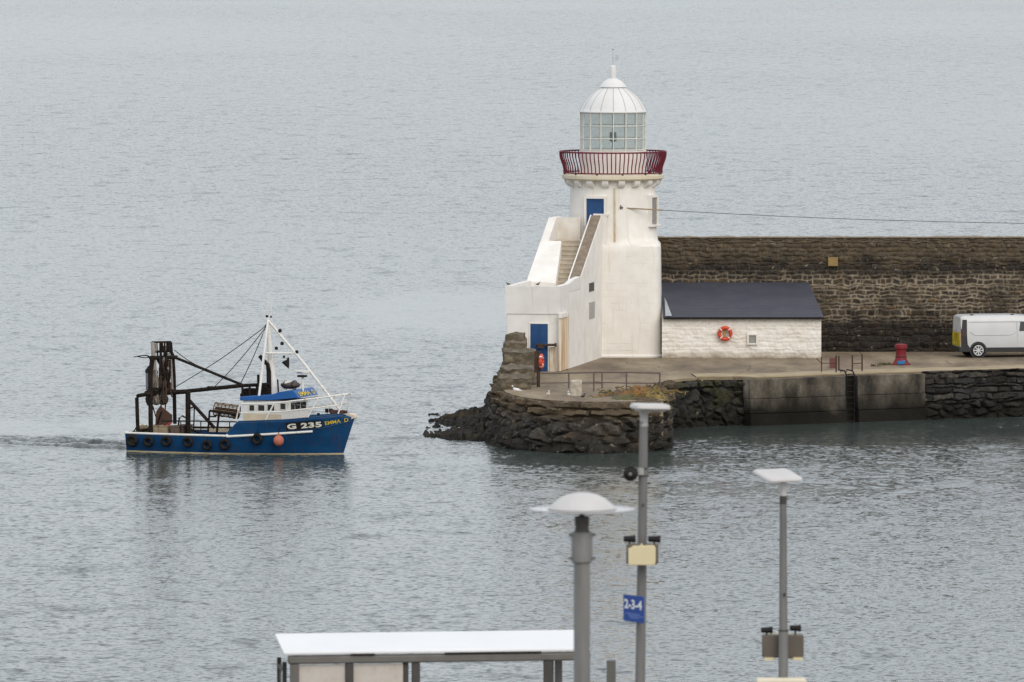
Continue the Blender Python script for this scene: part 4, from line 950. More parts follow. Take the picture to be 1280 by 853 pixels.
# side details on both flanks
def ysurf(z): return .955 if z < 1.0 else .955-.045*(z-1.0)/.7
HUB = pm('silver_wheel_trim', (.62, .63, .64), (.52, .53, .54), 4, .4)
for s_ in (-1, 1):
    mb = MB(); mb.box((1.9, s_*.935, .37), (4.0, .07, .20)); mb.build('sill', VB, van, bevel=.015)
    # swage line pressed in the flank
    mb = MB(); pts = [(.42, s_*.945, 1.22), (.58, s_*.952, 1.08), (.75, s_*.953, 1.05), (2.25, s_*.953, 1.05), (2.42, s_*.952, 1.08), (2.55, s_*.945, 1.20)]
    mb.path(pts, .016, 6); mb.path([(.36, s_*.91, 1.66), (3.0, s_*.91, 1.66)], .012, 6); mb.path([(2.62, s_*.915, 1.66), (2.66, s_*.957, 1.0), (2.66, s_*.953, .5)], .010, 6); mb.build('panel_crease', VW, body, smooth=60)
    mb = MB(); mb.slab([(.0, s_*.935, .44), (.42, s_*.958, .44), (.30, s_*.962, .62), (.27, s_*.957, 1.0), (.27, s_*.90, 1.76), (.07, s_*.87, 1.76), (.0, s_*.935, 1.0)], (0, s_*.012, 0)); mb.build('rear_pillar_cover', VB, van, smooth=0)
    mb = MB(); mb.slab([(2.74, s_*.935, 1.22), (3.75, s_*.935, 1.22), (3.42, s_*.895, 1.62), (2.80, s_*.895, 1.66)], (0, s_*.012, 0)); mb.build('side_window', DARKGL, van, smooth=0)
    mb = MB(); mb.box((3.62, s_*1.06, 1.24), (.14, .20, .24)); mb.build('mirror', VB, van, bevel=.03)
    mb = MB(); mb.box((4.70, s_*.72, .84), (.40, .22, .20)); mb.build('headlight', SILVER, van, bevel=.04)
    mb = MB(); mb.box((.035, s_*.90, 1.02), (.07, .10, .62)); mb.build('tail_light', pm('red_lamp_plastic', (.09, .008, .008), (.06, .007, .007), 5, .4), van, bevel=.015)
    for wx in (.80, 3.95):
        ar = MB().lathe([(.40, 0), (.40, .03), (.30, .031)], (wx, s_*.945, .35), 28, rot=M.Rotation(-s_*pi/2, 3, 'X')); ar.build('wheel_arch', VB, van)
        wh = MB().lathe([(.22, .0), (.30, 0.0), (.335, .03), (.34, .08), (.34, .16), (.30, .20), (.22, .20)], (wx, s_*.80, .34), 32, rot=M.Rotation(-s_*pi/2, 3, 'X')).build('wheel', RUBBER, van)
        rim = MB(); cc = V((wx, s_*1.012, .34)); rim.lathe([(0, 0), (.05, .012), (.06, .0), (.10, -.02), (.10, -.05)], cc, 20, rot=M.Rotation(-s_*pi/2, 3, 'X'))
        rim.lathe([(0, -.012), (.10, -.014), (.235, -.022), (.235, -.05)], cc, 28, rot=M.Rotation(-s_*pi/2, 3, 'X')).torus(cc+V((0, -s_*.012, 0)), (0, 1, 0), .225, .022, 28, 8)
        for q in range(8):
            a = 2*pi*q/8; d = V((cos(a), 0, sin(a))); rim.tube(cc+d*.07+V((0, -s_*.015, 0)), cc+d*.20+V((0, -s_*.012, 0)), .026, .036, 6)
        rim.build('rim', HUB, wh)
        sl = MB()
        for q in range(8):
            a = 2*pi*(q+.5)/8; sl.ball(cc+V((cos(a)*.16, -s_*.008, sin(a)*.16)), (.042, .012, .042), 8, 6)
        sl.build('rim_slots', BLACK, wh)
# rear: doors with white window blanks and yellow chevrons
YC = pm('yellow_reflective', (.78, .60, .01), (.72, .54, .01), 3, .5); RC = pm('red_reflective', (.05, .03, .02), (.04, .025, .02), 3, .5)
for s_ in (-1, 1):
    rd = MB().slab([(-.012, s_*.02, .50), (-.012, s_*.84, .50), (-.012, s_*.86, 1.1), (.028, s_*.78, 1.75), (.028, s_*.02, 1.80)], (.02, 0, 0)).build('rear_door', VW, van, smooth=0)
    MB().slab([(-.03, s_*.10, 1.18), (-.03, s_*.80, 1.18), (-.002, s_*.72, 1.66), (-.002, s_*.10, 1.68)], (.012, 0, 0)).build('window_blank', pm('grey_white_film', (.55, .55, .55), (.5, .5, .5), 3, .4), rd, smooth=0)
    MB().slab([(-.024, s_*.04, .52), (-.024, s_*.82, .52), (-.024, s_*.83, 1.14), (-.024, s_*.04, 1.14)], (.008, 0, 0)).build('marking', YC, rd, smooth=0)
    for q in range(4):
        y0 = .10+q*.19; pts = [(y0, .52), (y0+.06, .52), (min(.82, y0+.28), 1.13), (min(.82, y0+.22), 1.13)]
        MB().slab([(-.030, s_*max(.05, .84-y), z) for y, z in pts], (.004, 0, 0)).build('chevron', RC, rd, smooth=0)
    MB().slab([(.000, s_*.55, 1.72), (.000, s_*.78, 1.70), (.05, s_*.74, 1.82), (.05, s_*.55, 1.86)], (.01, 0, 0)).build('corner_marking', YC, rd, smooth=0)
MB().box((-.02, 0, .38), (.16, 1.80, .24)).build('bumper', VB, van, bevel=.04)
MB().box((-.035, .42, .62), (.012, .50, .11)).build('number_plate', pm('plate_yellow', (.5, .42, .05), (.5, .42, .05), 3, .5), van)
MB().add([(3.57, -.74, 1.775), (3.57, .74, 1.775), (4.22, .82, 1.255), (4.22, -.82, 1.255)], [(0, 1, 2, 3)]).build('windscreen', DARKGL, van, smooth=0, solid=-.012)
for x in (.55, 2.45):
    for s_ in (-1, 1): MB().box((x, s_*.68, 1.975), (.16, .06, .05)).build('roof_mount', VB, van, bevel=.01)
MB().box((5.0, 0, .45), (.10, 1.5, .28)).build('front_bumper', VB, van, bevel=.04)
# ------------------------------------------------------------------ fishing boat
BO = PZ(295, 565, 0); BA = R(-18)
FW = V((cos(BA), sin(BA), 0)); ST = V((sin(BA), -cos(BA), 0))      # forward, starboard (towards the camera)
def B(px, py, lat=0):
    p = PP(px, py, BO+ST*lat, ST); d = p-BO; return V((d.dot(FW), -lat, p.z))
def Bl(s, lat, z): return V((s, -lat, z))
def bworld(p): return BO+FW*p.x-ST*p.y*1.0+V((0, 0, p.z)) if False else BO+FW*p.x+V((-sin(BA), cos(BA), 0))*p.y+V((0, 0, p.z))
boat = thing('fishing_boat', 'blue and white fishing boat with tall white mast steaming past the pier', 'boat', BO, BA)
s_st, s_tip = -4.45, B(443.5, 520, 0).x
def lerpk(x, pts):
    for (a, va_), (b, vb_) in zip(pts[:-1], pts[1:]):
        if x <= b: return va_+(vb_-va_)*max(0, (x-a))/(b-a)
    return pts[-1][1]
zA = B(200, 543, 1.55).z; zB = B(300, 527, 1.62).z; zC = B(357, 525, 1.5).z; zD = B(409, 520.5, 1.0).z; zE = B(424, 518.2, .6).z; zF = B(441, 522.5, .05).z
sA, sB = B(284, 541, 1.65).x, B(298, 527, 1.65).x; sC = B(357, 525, 1.5).x; sD = B(409, 520, 1.0).x; sE = B(424, 518, .6).x
def zsheer(s): return lerpk(s, [(s_st, zA+.02), (sA, zA), (sB, zB), (sC, zC), (sD, zD), (sE, zE), (s_tip, zF)])
s_wl = B(429, 567, 0).x
def stem(z): return lerpk(z, [(-.6, s_wl-.5), (0, s_wl), (1.0, s_wl+.33), (zF, s_tip), (3, s_tip)])
def hb(s, z):
    Bm = lerpk(z, [(-.6, .6), (0, 1.50), (.7, 1.70), (1.7, 1.78)]); p = lerpk(z, [(-.6, 1.4), (0, 1.75), (1.0, 2.4), (1.7, 3.0)])
    u = (s-s_st)/(stem(z)-s_st); u = min(max(u, 0), 1)
    return Bm*((1-((u-.42)/.58)**p) if u > .42 else 1-.16*((.42-u)/.42)**2)
HULLB = pm('deep_blue_hull_paint', (.0022, .037, .110), (.0042, .062, .175), .8, .5, spec=.3, stretch=(1, 1, 2.5), stain=(.060, .038, .030), st_scale=(7.0, 7.0, .7), st_lo=.53, st_hi=.76)
BOATW = pm('boat_white_paint', (.74, .735, .71), (.66, .65, .61), 2.5, .5, stain=(.40, .25, .12), st_scale=(4, 4, 2), st_lo=.58, st_hi=.76)
BOATC = pm('boat_cream_paint', (.62, .55, .42), (.55, .47, .34), 2.5, .6, stain=(.38, .24, .10), st_scale=(4, 4, 2), st_lo=.6, st_hi=.8)
RIGB = pm('sooty_black_steel', (.009, .008, .008), (.030, .021, .016), 5, .8, spec=.12)
RUST = pm('brown_rust', (.085, .040, .026), (.055, .030, .022), 4, .85)
NAVY = pm('roof_blue_paint', (.006, .085, .30), (.010, .10, .33), 2, .45)
def hull_grid(side):
    def f(u, v):
        stop = zsheer(s_st+u*(s_tip-s_st)); z = -.6+(stop+.6)*v; s = s_st+u*(stem(z)-s_st)
        return V((s, -side*hb(s, z), z))
    return f
hm = MB()
for sd_ in (1, -1): hm.grid(hull_grid(sd_), 110, 22)
tr = [hull_grid(1)(0, i/21) for i in range(22)]+[hull_grid(-1)(0, i/21) for i in range(21, -1, -1)]
hm.add(tr, [tuple(range(len(tr)))])
hull = hm.build('hull', HULLB, boat, smooth=40, solid=.05)
dk = MB(); poly = lambda z, s0, s1, n=26: [(s0+(s1-s0)*i/n, -(hb(s0+(s1-s0)*i/n, z)-.05)) for i in range(n+1)]+[(s1-(s1-s0)*i/n, (hb(s1-(s1-s0)*i/n, z)-.05)) for i in range(n+1)]
DECKM = pm('worn_deck_paint', (.20, .17, .13), (.30, .27, .22), 3, .85)
dk.prism(poly(.4, s_st+.06, sB-.1), .30, .38); dk.build('aft_deck', DECKM, boat, smooth=0)
dk = MB(); dk.prism(poly(1.1, sB-.2, s_tip-.35), 1.10, 1.16); dk.build('fore_deck', BOATC, boat, smooth=0)
MB().box(((sB+.02), 0, .86), (.06, 3.0, .62)).build('deck_step', BOATW, boat, smooth=0)
# rails and strakes following the hull
def along(s0, s1, zf, off, n=60): return [V((s0+(s1-s0)*i/n, -(hb(s0+(s1-s0)*i/n, zf(s0+(s1-s0)*i/n))+off), zf(s0+(s1-s0)*i/n))) for i in range(n+1)]
def mir(p): return [V((a.x, -a.y, a.z)) for a in p]
for sg in (0, 1):
    p = along(s_st+.02, sA+.05, lambda s: zsheer(s), .0); MB().path(mir(p) if sg else p, .048, 8).build('bulwark_rail', BOATW, boat)
    zst = lambda s: lerpk(s, [(sA-.1, zA-.03), (3.8, B(388, 540, 1.2).z)])
    p = along(sA, B(387, 540, 1.25).x, zst, .03); MB().path(mir(p) if sg else p, .05, 8).build('rubbing_strake', BOATW, boat)
    p = along(sB, s_tip-.3, lambda s: zsheer(s), -.02); MB().path(mir(p) if sg else p, .03, 6).build('bulwark_cap', HULLB, boat)
    zk = lambda s: lerpk(s, [(3.0, B(386, 540.5, 1.25).z), (4.2, B(424, 535.5, .7).z), (5.1, B(441, 527, .1).z)])
    p = along(B(387, 540, 1.25).x, stem(1.3)-.05, zk, .004, 30); MB().path(mir(p) if sg else p, .022, 6).build('knuckle', HULLB, boat)
    wl = MB(); sgn = 1 if sg else -1
    def wlf(u, v):
        z = -.06+.115*v; s = s_st-.012+u*(stem(z)+.012-s_st); return V((s, sgn*(hb(s, z)+.012), z))
    wl.grid(wlf, 90, 3); wl.build('waterline_band', pm('yellowed_waterline_paint', (.62, .55, .40), (.52, .40, .20), 1.6, .6, stain=(.34, .16, .05), st_scale=(2, 2, 2), st_lo=.6, st_hi=.75), boat)
MB().tube(V((s_st+.0, -1.45, zA+.02)), V((s_st, 1.45, zA+.02)), .06).build('transom_rail', BOATW, boat)
# cream bow head
bh = MB(); bh.slab([B(424, 518, .1), B(436, 517, .1), B(443, 518.5, .1), B(444, 523, .1), B(438, 525, .1), B(424, 521, .1)], (0, .34, 0)); bh.build('stem_head', pm('bow_cream', (.66, .60, .50), (.56, .47, .36), 3, .6), boat, bevel=.03)
# painted numbers, bent round the hull
def on_hull(px0, px1, py, lat_guess, body, hgt, mat, name, off, bold, sp_=1.0, slope=0, plate=None, shear=0):
    s0, s1 = B(px0, py, lat_guess).x, B(px1, py, lat_guess).x; zc = B((px0+px1)/2, py, lat_guess).z
    if plate:
        mb = MB()
        mb.grid(lambda u, v: (lambda s, z: V((s, -(hb(s, z)+off-.012), z)))(s0-.05+(s1-s0+.08)*u, zc+slope*((u-.5))+(v-.5)*hgt*plate), 24, 5); mb.build(name+'_plate', BLACK, boat, smooth=0)
    vs, fs, wid = text2d(body, hgt, bold, sp_)
    k = (s1-s0)/wid; out = []
    for x, y in vs:
        s = (s0+s1)/2+x*k+shear*y; z = zc+y+slope*x*k/(s1-s0); out.append(V((s, -(hb(s, z)+off), z)))
    mb = MB(); mb.add(out, fs); return mb.build(name, mat, boat, smooth=0, clean=False)
LW = pm('white_lettering', (.75, .74, .68), (.70, .68, .58), 6, .6); LY_ = pm('yellow_lettering', (.66, .50, .04), (.60, .44, .03), 6, .6)
def lat_at(px, py, lat=1.2):
    for _ in range(8): q = B(px, py, lat); lat = hb(q.x, q.z)+.01
    return lat
l1 = lat_at(380, 532); on_hull(361.3, 399, 532.2, l1, 'G 235', .235, LW, 'registration_number', .022, .045, 1.08, slope=.10, plate=1.45)
l2 = lat_at(420, 527); on_hull(408.6, 432.4, 527.2, l2, 'EMMA  D', .155, LY_, 'name_lettering', .018, .012, 1.0, slope=.14)
# ------------------------------------------------------------------ wheelhouse
L_ = 1.12
sW0, sW1 = B(304, 505, L_).x, B(363, 505, L_).x
zr = B(330, 501, L_).z; zf = 1.14; zsill = B(335, 516.5, L_).z
whs = MB(); whs.slab([(sW0, -L_, zf), (sW1+.06, -L_, zf), (sW1, -L_, zr), (sW0, -L_, zr)], (0, 2*L_, 0))
house = whs.build('wheelhouse', BOATW, boat, smooth=0, bevel=.02)
for sg in (-1, 1):
    lower = MB(); lower.slab([(sW0-.01, sg*(L_+.012), zf), (sW1-.4, sg*(L_+.012), zf), (sW1-.4, sg*(L_+.012), zsill-.05), (sW0-.01, sg*(L_+.012), zsill-.05)], (0, -sg*.02, 0)); lower.build('lower_panel', BOATC, house, smooth=0)
WIN = glass_mat('boat_window_glass', (.022, .028, .026), 1, .08)
for (x0, x1, y0, y1) in ((311.5, 318.6, 506, 514.2), (322.5, 331.3, 506, 514.4), (334.2, 343.6, 505.5, 514.2), (350.2, 357.6, 504, 512.5)):
    a, b = B(x0, y0, L_), B(x1, y1, L_); c = (a+b)/2
    for sg in (-1, 1):
        w_ = MB().box((c.x, sg*(L_+.006), c.z), (b.x-a.x, .03, a.z-b.z)).build('window', WIN, house, smooth=0)
        fm = MB(); hw_, hh_ = (b.x-a.x)/2, (a.z-b.z)/2
        for dx, dz, sx, sz in ((-hw_, 0, .035, 2*hh_+.035), (hw_, 0, .035, 2*hh_+.035), (0, hh_, 2*hw_-.036, .035), (0, -hh_, 2*hw_-.036, .035)): fm.box((c.x+dx, sg*(L_+.012), c.z+dz), (sx, .045, sz))
        fm.build('window_frame', BOATW, w_, smooth=0)
pf = bworld(V((sW1+.03, 0, 0)))
def FF(px, py): q = PP(px, py, pf, FW)-BO; return V((q.dot(FW), q.dot(-ST), q.z))
for (x0, x1, y0, y1) in ((364.0, 367.2, 504, 512), (369.3, 374.2, 503.5, 511.5), (376.4, 381.6, 503, 511)):
    a, b = FF(x0, y0), FF(x1, y1); c = (a+b)/2
    MB().box((sW1+.045, c.y, c.z), (.05, abs(b.y-a.y), a.z-b.z)).build('front_window', WIN, house, smooth=0)
# sloping roof with raised front board
rp_ = [(B(299.5, 500.5, L_+.1).x, B(299.5, 501, L_+.1).z), (B(300, 495.5, L_+.1).x, B(300, 496.3, L_+.1).z), (B(338, 493.6, L_+.1).x, B(338, 494, L_+.1).z), (B(349, 489.5, L_+.1).x, B(349, 490.2, L_+.1).z), (sW1+.12, B(366, 488.2, L_+.1).z), (sW1+.20, B(366, 488.9, L_+.1).z), (sW1+.42, B(366, 497.5, L_+.1).z), (B(340, 501, L_+.1).x, B(340, 500.5, L_+.1).z)]
roof = MB().slab([(s, -L_-.1, z) for s, z in rp_], (0, 2*L_+.2, 0)).build('roof', NAVY, boat, smooth=0, bevel=.02)
vs, fs, wid = text2d('EMMA  D', .17, .012, 1.0); (s0, z0), (s1, z1) = rp_[6], rp_[5]
k = 1.95/wid; dz = z1-z0; mb = MB()
mb.add([(s0+(s1-s0)*(.5+y/dz)+.03, x*k, (z0+z1)/2+y) for x, y in vs], fs); mb.build('name_lettering', LY_, roof, smooth=0, clean=False)
# ------------------------------------------------------------------ mast and rigging
mt = [B(342.0, 495, .0), B(339.5, 470, .0), B(337.8, 440, 0), B(336.0, 415, 0), B(335.0, 398, 0)]
mast = MB().path(mt, [.24, .17, .12, .085, .05], 14).build('mast', BOATW, boat)
MB().path([B(334.2, 402, .05), B(333.6, 385, .05), B(333.0, 340, .05)], [.025, .014, .006], 6).build('aerial', BOATW, mast)
MB().tube(B(338.6, 402, 0), B(338.8, 380, 0), .022).build('aerial', BOATW, mast)
MB().tube(B(333, 402.5, 0), B(340, 400.5, 0), .03).build('cross_piece', BOATW, mast)
MB().tube(B(334.8, 402, .1), B(323.6, 497, 1.0), .055).build('mast_leg', BOATW, boat)
MB().tube(B(336.4, 402, 0), B(382, 457, .05), .058).tube(B(382, 457, .05), B(428.5, 517.5, .05), .055).build('forestay_tube', BOATW, boat)
MB().tube(B(331, 441.8, .35), B(370.5, 441.8, .02), .04).build('crosstree', BOATW, boat)
for (px, py, r) in ((333.8, 395.4, .06), (350, 413.5, .075), (352.6, 429.5, .075), (371, 440, .07), (345.5, 435.5, .07), (355, 446, .05), (359.8, 448.5, .06), (338.8, 396, .04)):
    p = B(px, py, .02); MB().lathe([(r*.5, -r), (r, -r*.8), (r, r*.6), (r*.4, r)], p, 12).build('deck_light', BLACK, mast)
for (a, b) in ((B(350, 413.5, 0.02), B(347, 414, 0)), (B(345.5, 435.5, .02), B(338, 436, 0)), (B(352.6, 429.5, .02), B(358, 428, 0)), (B(359.8, 448.5, .02), B(338.5, 446, 0))): MB().tube(a, b, .016).build('light_bracket', BOATW, mast)
MB().path([B(324.6, 445, .3), B(328.5, 450, .3), B(334.6, 456, .3), B(336.0, 465, .3), B(336.4, 496, .3)], [.085, .085, .085, .10, .10], 10).build('exhaust_pipe', RIGB, boat)
MB().tube(B(322.8, 468.5, .7), B(323.2, 482, .7), .06).tube(B(347, 474.5, .5), B(348, 491, .5), .035).build('vent_pipe', RIGB, boat)
# dark winch frame behind the mast on the roof
wf_ = MB(); wf_.tube(B(302, 482.3, .5), B(337, 480.5, .5), .075); wf_.tube(B(302, 482.3, -.5), B(337, 480.5, -.5), .075)
for px in (303, 312, 321, 334):
    for lt in (.5, -.5): wf_.tube(B(px, 482, lt), B(px, 498, lt), .05)
wf_.box((B(318, 488, 0).x, 0, B(318, 490, 0).z), (.9, .7, .28)); wf_.box((B(332, 488, 0).x, 0, B(332, 489, 0).z), (.35, .9, .42))
wf_.build('winch_frame', RIGB, boat)
for px, lt in ((305.5, .35), (305.5, -.35), (326, .3)): MB().torus(B(px, 494, lt), (0, 1, 0), .14, .06, 18, 8).tube(B(px, 494, lt)+V((0, -.2, 0)), B(px, 494, lt)+V((0, .2, 0)), .08).build('winch_drum', RIGB, boat)
# radar scanner
rd = MB().tube(B(378.5, 490, .2), B(378.2, 470, .2), .05).build('radar_post', BOATW, boat)
c = B(378.5, 465.3, .2); MB().box(c, (.56, .12, .12)).build('radar_scanner', BOATW, rd, bevel=.02); MB().box(B(377.8, 470.3, .2), (.36, .3, .09)).build('radar_base', BLACK, rd, bevel=.02)
c = B(374.5, 466.3, .27); MB().box(c, (.22, .02, .05)).build('radar_mark', pm('violet_blue_mark', (.05, .05, .25), (.05, .05, .22), 4, .5), rd, smooth=0)
# white pulpit rails
def latp(px): return lerpk(px, [(300, 1.66), (360, 1.45), (405, 1.0), (434, .25)])
for sg in (1, -1):
    def Q(px, py): p = B(px, py, latp(px)); return V((p.x, p.y*sg, p.z))
    MB().path([Q(301.5, 505), Q(320, 504.8), Q(345, 504.2), Q(365, 501.5), Q(402, 497.2), Q(434.5, 493)], .033, 8).build('top_rail', BOATW, boat)
    MB().path([Q(300, 516), Q(330, 515.8), Q(352, 514.8), Q(375, 512.2), Q(402, 509.2), Q(424, 506.5)], .028, 8).build('middle_rail', BOATW, boat)
    for (a, b, c_, d) in ((300.8, 501, 294.8, 526), (342.5, 504.5, 332.5, 524.5), (398, 497.8, 384.8, 521.8), (431, 494, 422.6, 517.5)): MB().tube(Q(a, b), Q(c_, d), .033).build('stanchion', BOATW, boat)
# bow winch and bits
bw = MB(); 
for px in (408.5, 413.5): bw.tube(B(px, 516, .15), B(px, 511, .15), .075, n=10)
bw.box(B(398, 518, .5), (.10, .10, .10)); bw.build('bitts', BLACK, boat)
wn = MB(); wn.tube(B(416, 514.5, .3), B(416, 514.5, -.3), .09, n=12); wn.box(B(422, 515, .1), (.55, .35, .14)); wn.tube(B(430, 514.5, .1), B(434, 515, .1), .05); wn.build('anchor_winch', RUST, boat)
# ------------------------------------------------------------------ aft gantry and gear
gt = MB()
for sg in (1, -1):
    gt.path([B(172.5, 542, 1.35*sg), B(172, 530, 1.35*sg), B(171, 497.5, 1.35*sg), B(172.5, 494.8, 1.35*sg), B(188, 492.5, 1.35*sg)], .085, 8)
gt.tube(B(172, 495, 1.35), B(172, 495, -1.35), .07)
gt.build('stern_frame', RIGB, boat)
g1 = MB(); g1.path([B(188.5, 542, 1.25), B(188, 470, 1.2), B(190.5, 446, 1.1)], .105, 8); g1.path([B(218.6, 530, -1.2), B(217.5, 470, -1.2), B(215.8, 444, -1.05), B(212.5, 438, -1.0)], .085, 8)
g1.path([B(188, 447.5, 1.0), B(203, 447, 0), B(220.5, 446.8, -1.1)], .085, 8); g1.tube(B(183, 492, 1.25), B(219, 490, -1.2), .12); g1.tube(B(190, 486, 1.2), B(219, 486, -1.2), .05); g1.tube(B(219, 490.5, -.2), B(236, 489.5, -.2), .10); g1.path([B(235, 489, .9), B(235, 545, .9)], .115, 8)
g1.tube(B(236, 489.5, .9), B(218, 490, .9), .09); g1.build('gantry', RIGB, boat)
MB().tube(B(221, 490.5, .1), B(270, 485.5, .1), .085).tube(B(270, 485.5, .1), B(304, 482, .1), .085).box(B(270, 485, .1), (.75, .14, .12)).build('boom', RIGB, boat)
MB().tube(B(220, 447.5, .1), B(302, 481, .1), .06).build('jib', RIGB, boat)
MB().tube(B(237, 501, .9), B(268, 535, .9), .075).tube(B(243, 507, .9), B(242, 540, .9), .03).tube(B(237, 511, .9), B(244, 508, .9), .03).build('brace', RIGB, boat)
PALE = pm('grimy_pale_paint', (.40, .37, .34), (.20, .17, .15), 3, .8)
MB().path([B(190.5, 428, .5), B(193, 455, .5), B(196, 488, .5)], .085, 8).build('lift_ram', PALE, boat)
MB().path([B(213.5, 446, -.7), B(215.5, 487, -.7)], .05, 8).path([B(205, 447, .1), B(201.5, 465, .1)], .05).build('lift_ram', PALE, boat)
hd = MB(); a, b = B(190, 427.5, .45), B(213, 446, .45)
hd.tube(B(190, 428, .45), B(213.5, 427.5, -.4), .04); hd.tube(B(213.5, 427.5, -.4), B(215, 444, -.4), .06); hd.tube(B(190, 428, .45), B(191, 446, .45), .06)
for px, lt, ww in ((201.5, .1, .12), (210.5, -.2, .15)): hd.box(B(px, 433.5, lt), (ww, .16, .36))
hd.tube(B(191, 440, .45), B(214.5, 439, -.4), .05); hd.path([B(196, 429, .2), B(197, 446, .2)], .035); hd.path([B(206, 428, 0), B(205, 447, 0)], .04)
hd.build('gantry_head', RIGB, boat)
MB().box(B(194.5, 435, .3), (.10, .12, .36)).build('gantry_plate', PALE, boat); MB().box(B(205.5, 436, -.1), (.10, .12, .24)).build('gantry_plate', PALE, boat); MB().box(B(209, 442.8, -.1), (.24, .12, .09)).build('gantry_plate', PALE, boat)
gm = MB()
for k_, (x0, y0, x1, y1, lt) in enumerate(((196, 448, 206, 470, .3), (201, 440, 204, 484, .2), (207, 450, 200, 486, 0), (210, 448, 206, 488, -.1), (199, 447, 200, 468, .4), (208, 440, 209, 470, .3), (212, 450, 210, 486, .2))): gm.path([B(x0, y0, lt), B((x0+x1)/2+(-1)**k_*1.2, (y0+y1)/2, lt), B(x1, y1, lt)], .055, 6)
gm.build('hanging_gear', RIGB, boat)
MB().path([B(187, 447, .9), B(184, 444.5, 1.0), B(177, 444.8, 1.0), B(167, 446.4, 1.0)], [.05, .03, .025, .02], 6).path([B(186, 447, .9), B(180, 447.5, 1.0), B(172, 446, 1)], .02, 5).build('outrigger', RIGB, boat)
MB().lathe([(.05, .12), (.13, .0), (.14, -.02), (.14, -.75), (.1, -.8)], B(186.2, 464.5, .9), 16).build('lantern_tank', pm('grey_violet_paint', (.19, .185, .21), (.13, .125, .14), 4, .6), boat)
MB().lathe([(.02, .24), (.16, .06), (.17, -.04)], B(186.2, 464.5, .9), 16).build('tank_cap', BLACK, boat)
# bunched nets hanging in the gantry
def bunch(px0, px1, y0, y1, lat, mat, seed, name):
    c0, c1 = B((px0+px1)/2, y0, lat), B((px0+px1)/2, y1, lat); rx = (px1-px0)/2/29; hgt = c0.z-c1.z
    def f(u, v):
        a = 2*pi*u; env = .55+.45*sin(pi*min(1, v*1.05+.08))
        n = NZ.fractal(V((cos(a)*2.2+seed, sin(a)*2.2, v*2.2)), 1, 2, 4)
        r = env*(1+.30*n+.10*sin(a*7+seed))
        if v in (0, 1): r *= .1
        return V((c1.x+cos(a)*rx*r, c1.y+sin(a)*.26*r, c1.z+hgt*v+.05*n))
    MB().grid(f, 40, 20).build(name, mat, boat, smooth=60)
DN = pm('dark_wet_net', (.030, .023, .018), (.075, .062, .048), 9, .95, bmp=1); DN2 = pm('pale_rope_net', (.23, .20, .165), (.06, .05, .04), 8, .95, bmp=1, stretch=(1, 1, .25))
bunch(190.5, 197.5, 462, 491, .5, DN2, 2.0, 'hanging_net'); bunch(200, 205, 452, 490, .1, DN, 4.1, 'hanging_net'); bunch(205.5, 211, 461, 489, -.1, pm('tan_wet_net', (.13, .085, .05), (.03, .024, .02), 8, .95, bmp=1, stretch=(1, 1, .3)), 6.3, 'hanging_net')
bunch(183, 192, 489, 507, .6, DN, 8.0, 'hanging_net'); bunch(191, 200, 491, 506.5, .4, DN2, 9.7, 'hanging_net'); bunch(199, 209.5, 489, 506, .2, DN, 3.3, 'hanging_net')
rgk = random.Random(12); gk = MB()
for k_ in range(26):
    x, y = rgk.uniform(188, 214), rgk.uniform(446, 480); l_ = rgk.uniform(8, 26); lt = rgk.uniform(-.6, .7)
    gk.path([B(x, y, lt), B(x+rgk.uniform(-2, 2), y+l_*.5, lt), B(x+rgk.uniform(-3, 3), min(505, y+l_), lt)], rgk.uniform(.014, .035), 5)
gk.build('hanging_ropes', RUST, boat)
MB().path([B(201, 506, .4), B(203, 516, .4), B(196, 525, .4), B(191, 508, .4)], .03).path([B(207, 504, .3), B(206, 518, .3)], .03).build('chain', RIGB, boat)
# ropes from the mast
rg_ = MB()
for (a, b) in ((B(331.5, 408.5, 0), B(219, 484, -.6)), (B(332, 409.5, .1), B(268, 484, .1)), (B(218, 438, -1.0), B(262, 463, .1)), (B(334, 404, 0), B(300, 481, -.4))): rg_.path([a.lerp(b, i/12)+V((0, 0, -.10*sin(pi*i/12))) for i in range(13)], .018, 5)
rg_.build('rigging', RIGB, boat)
MB().tube(B(331.8, 408.8, 0), B(334.6, 404, 0), .05).build('block', BLACK, mast)
# aft rails and clutter fixed to the boat
ar = MB(); ar.path([B(262, 513.5, 1.2), B(260, 541, 1.2)], .045); ar.path([B(274, 515, 1.0), B(271, 541, 1.0)], .05); ar.tube(B(262, 513.5, 1.2), B(298, 519, 1.1), .05); ar.tube(B(238, 526.5, 1.3), B(296, 527.5, 1.3), .028); ar.tube(B(202, 526.5, 1.3), B(238, 526.5, 1.3), .028); ar.tube(B(241, 534.5, -1.3), B(290, 535, -1.3), .05); ar.tube(B(262, 521, 1.2), B(270, 521, 1.0), .03)
for px in (226, 251, 287): ar.tube(B(px, 526.5, 1.3), B(px, 541, 1.3), .025)
ar.build('aft_rail', RIGB, boat)
MB().path([B(223, 533, .6), B(224, 523, .6), B(228, 520, .6), B(233, 523, .6), B(234, 534, .6)], .04).path([B(233, 534, .2), B(240, 538, .2), B(249, 541, .2)], .045).build('hose_loop', RIGB, boat)
MB().box(B(279, 538, -1.2), (1.4, .06, .16)).build('inner_bulwark', BOATC, boat, smooth=0)
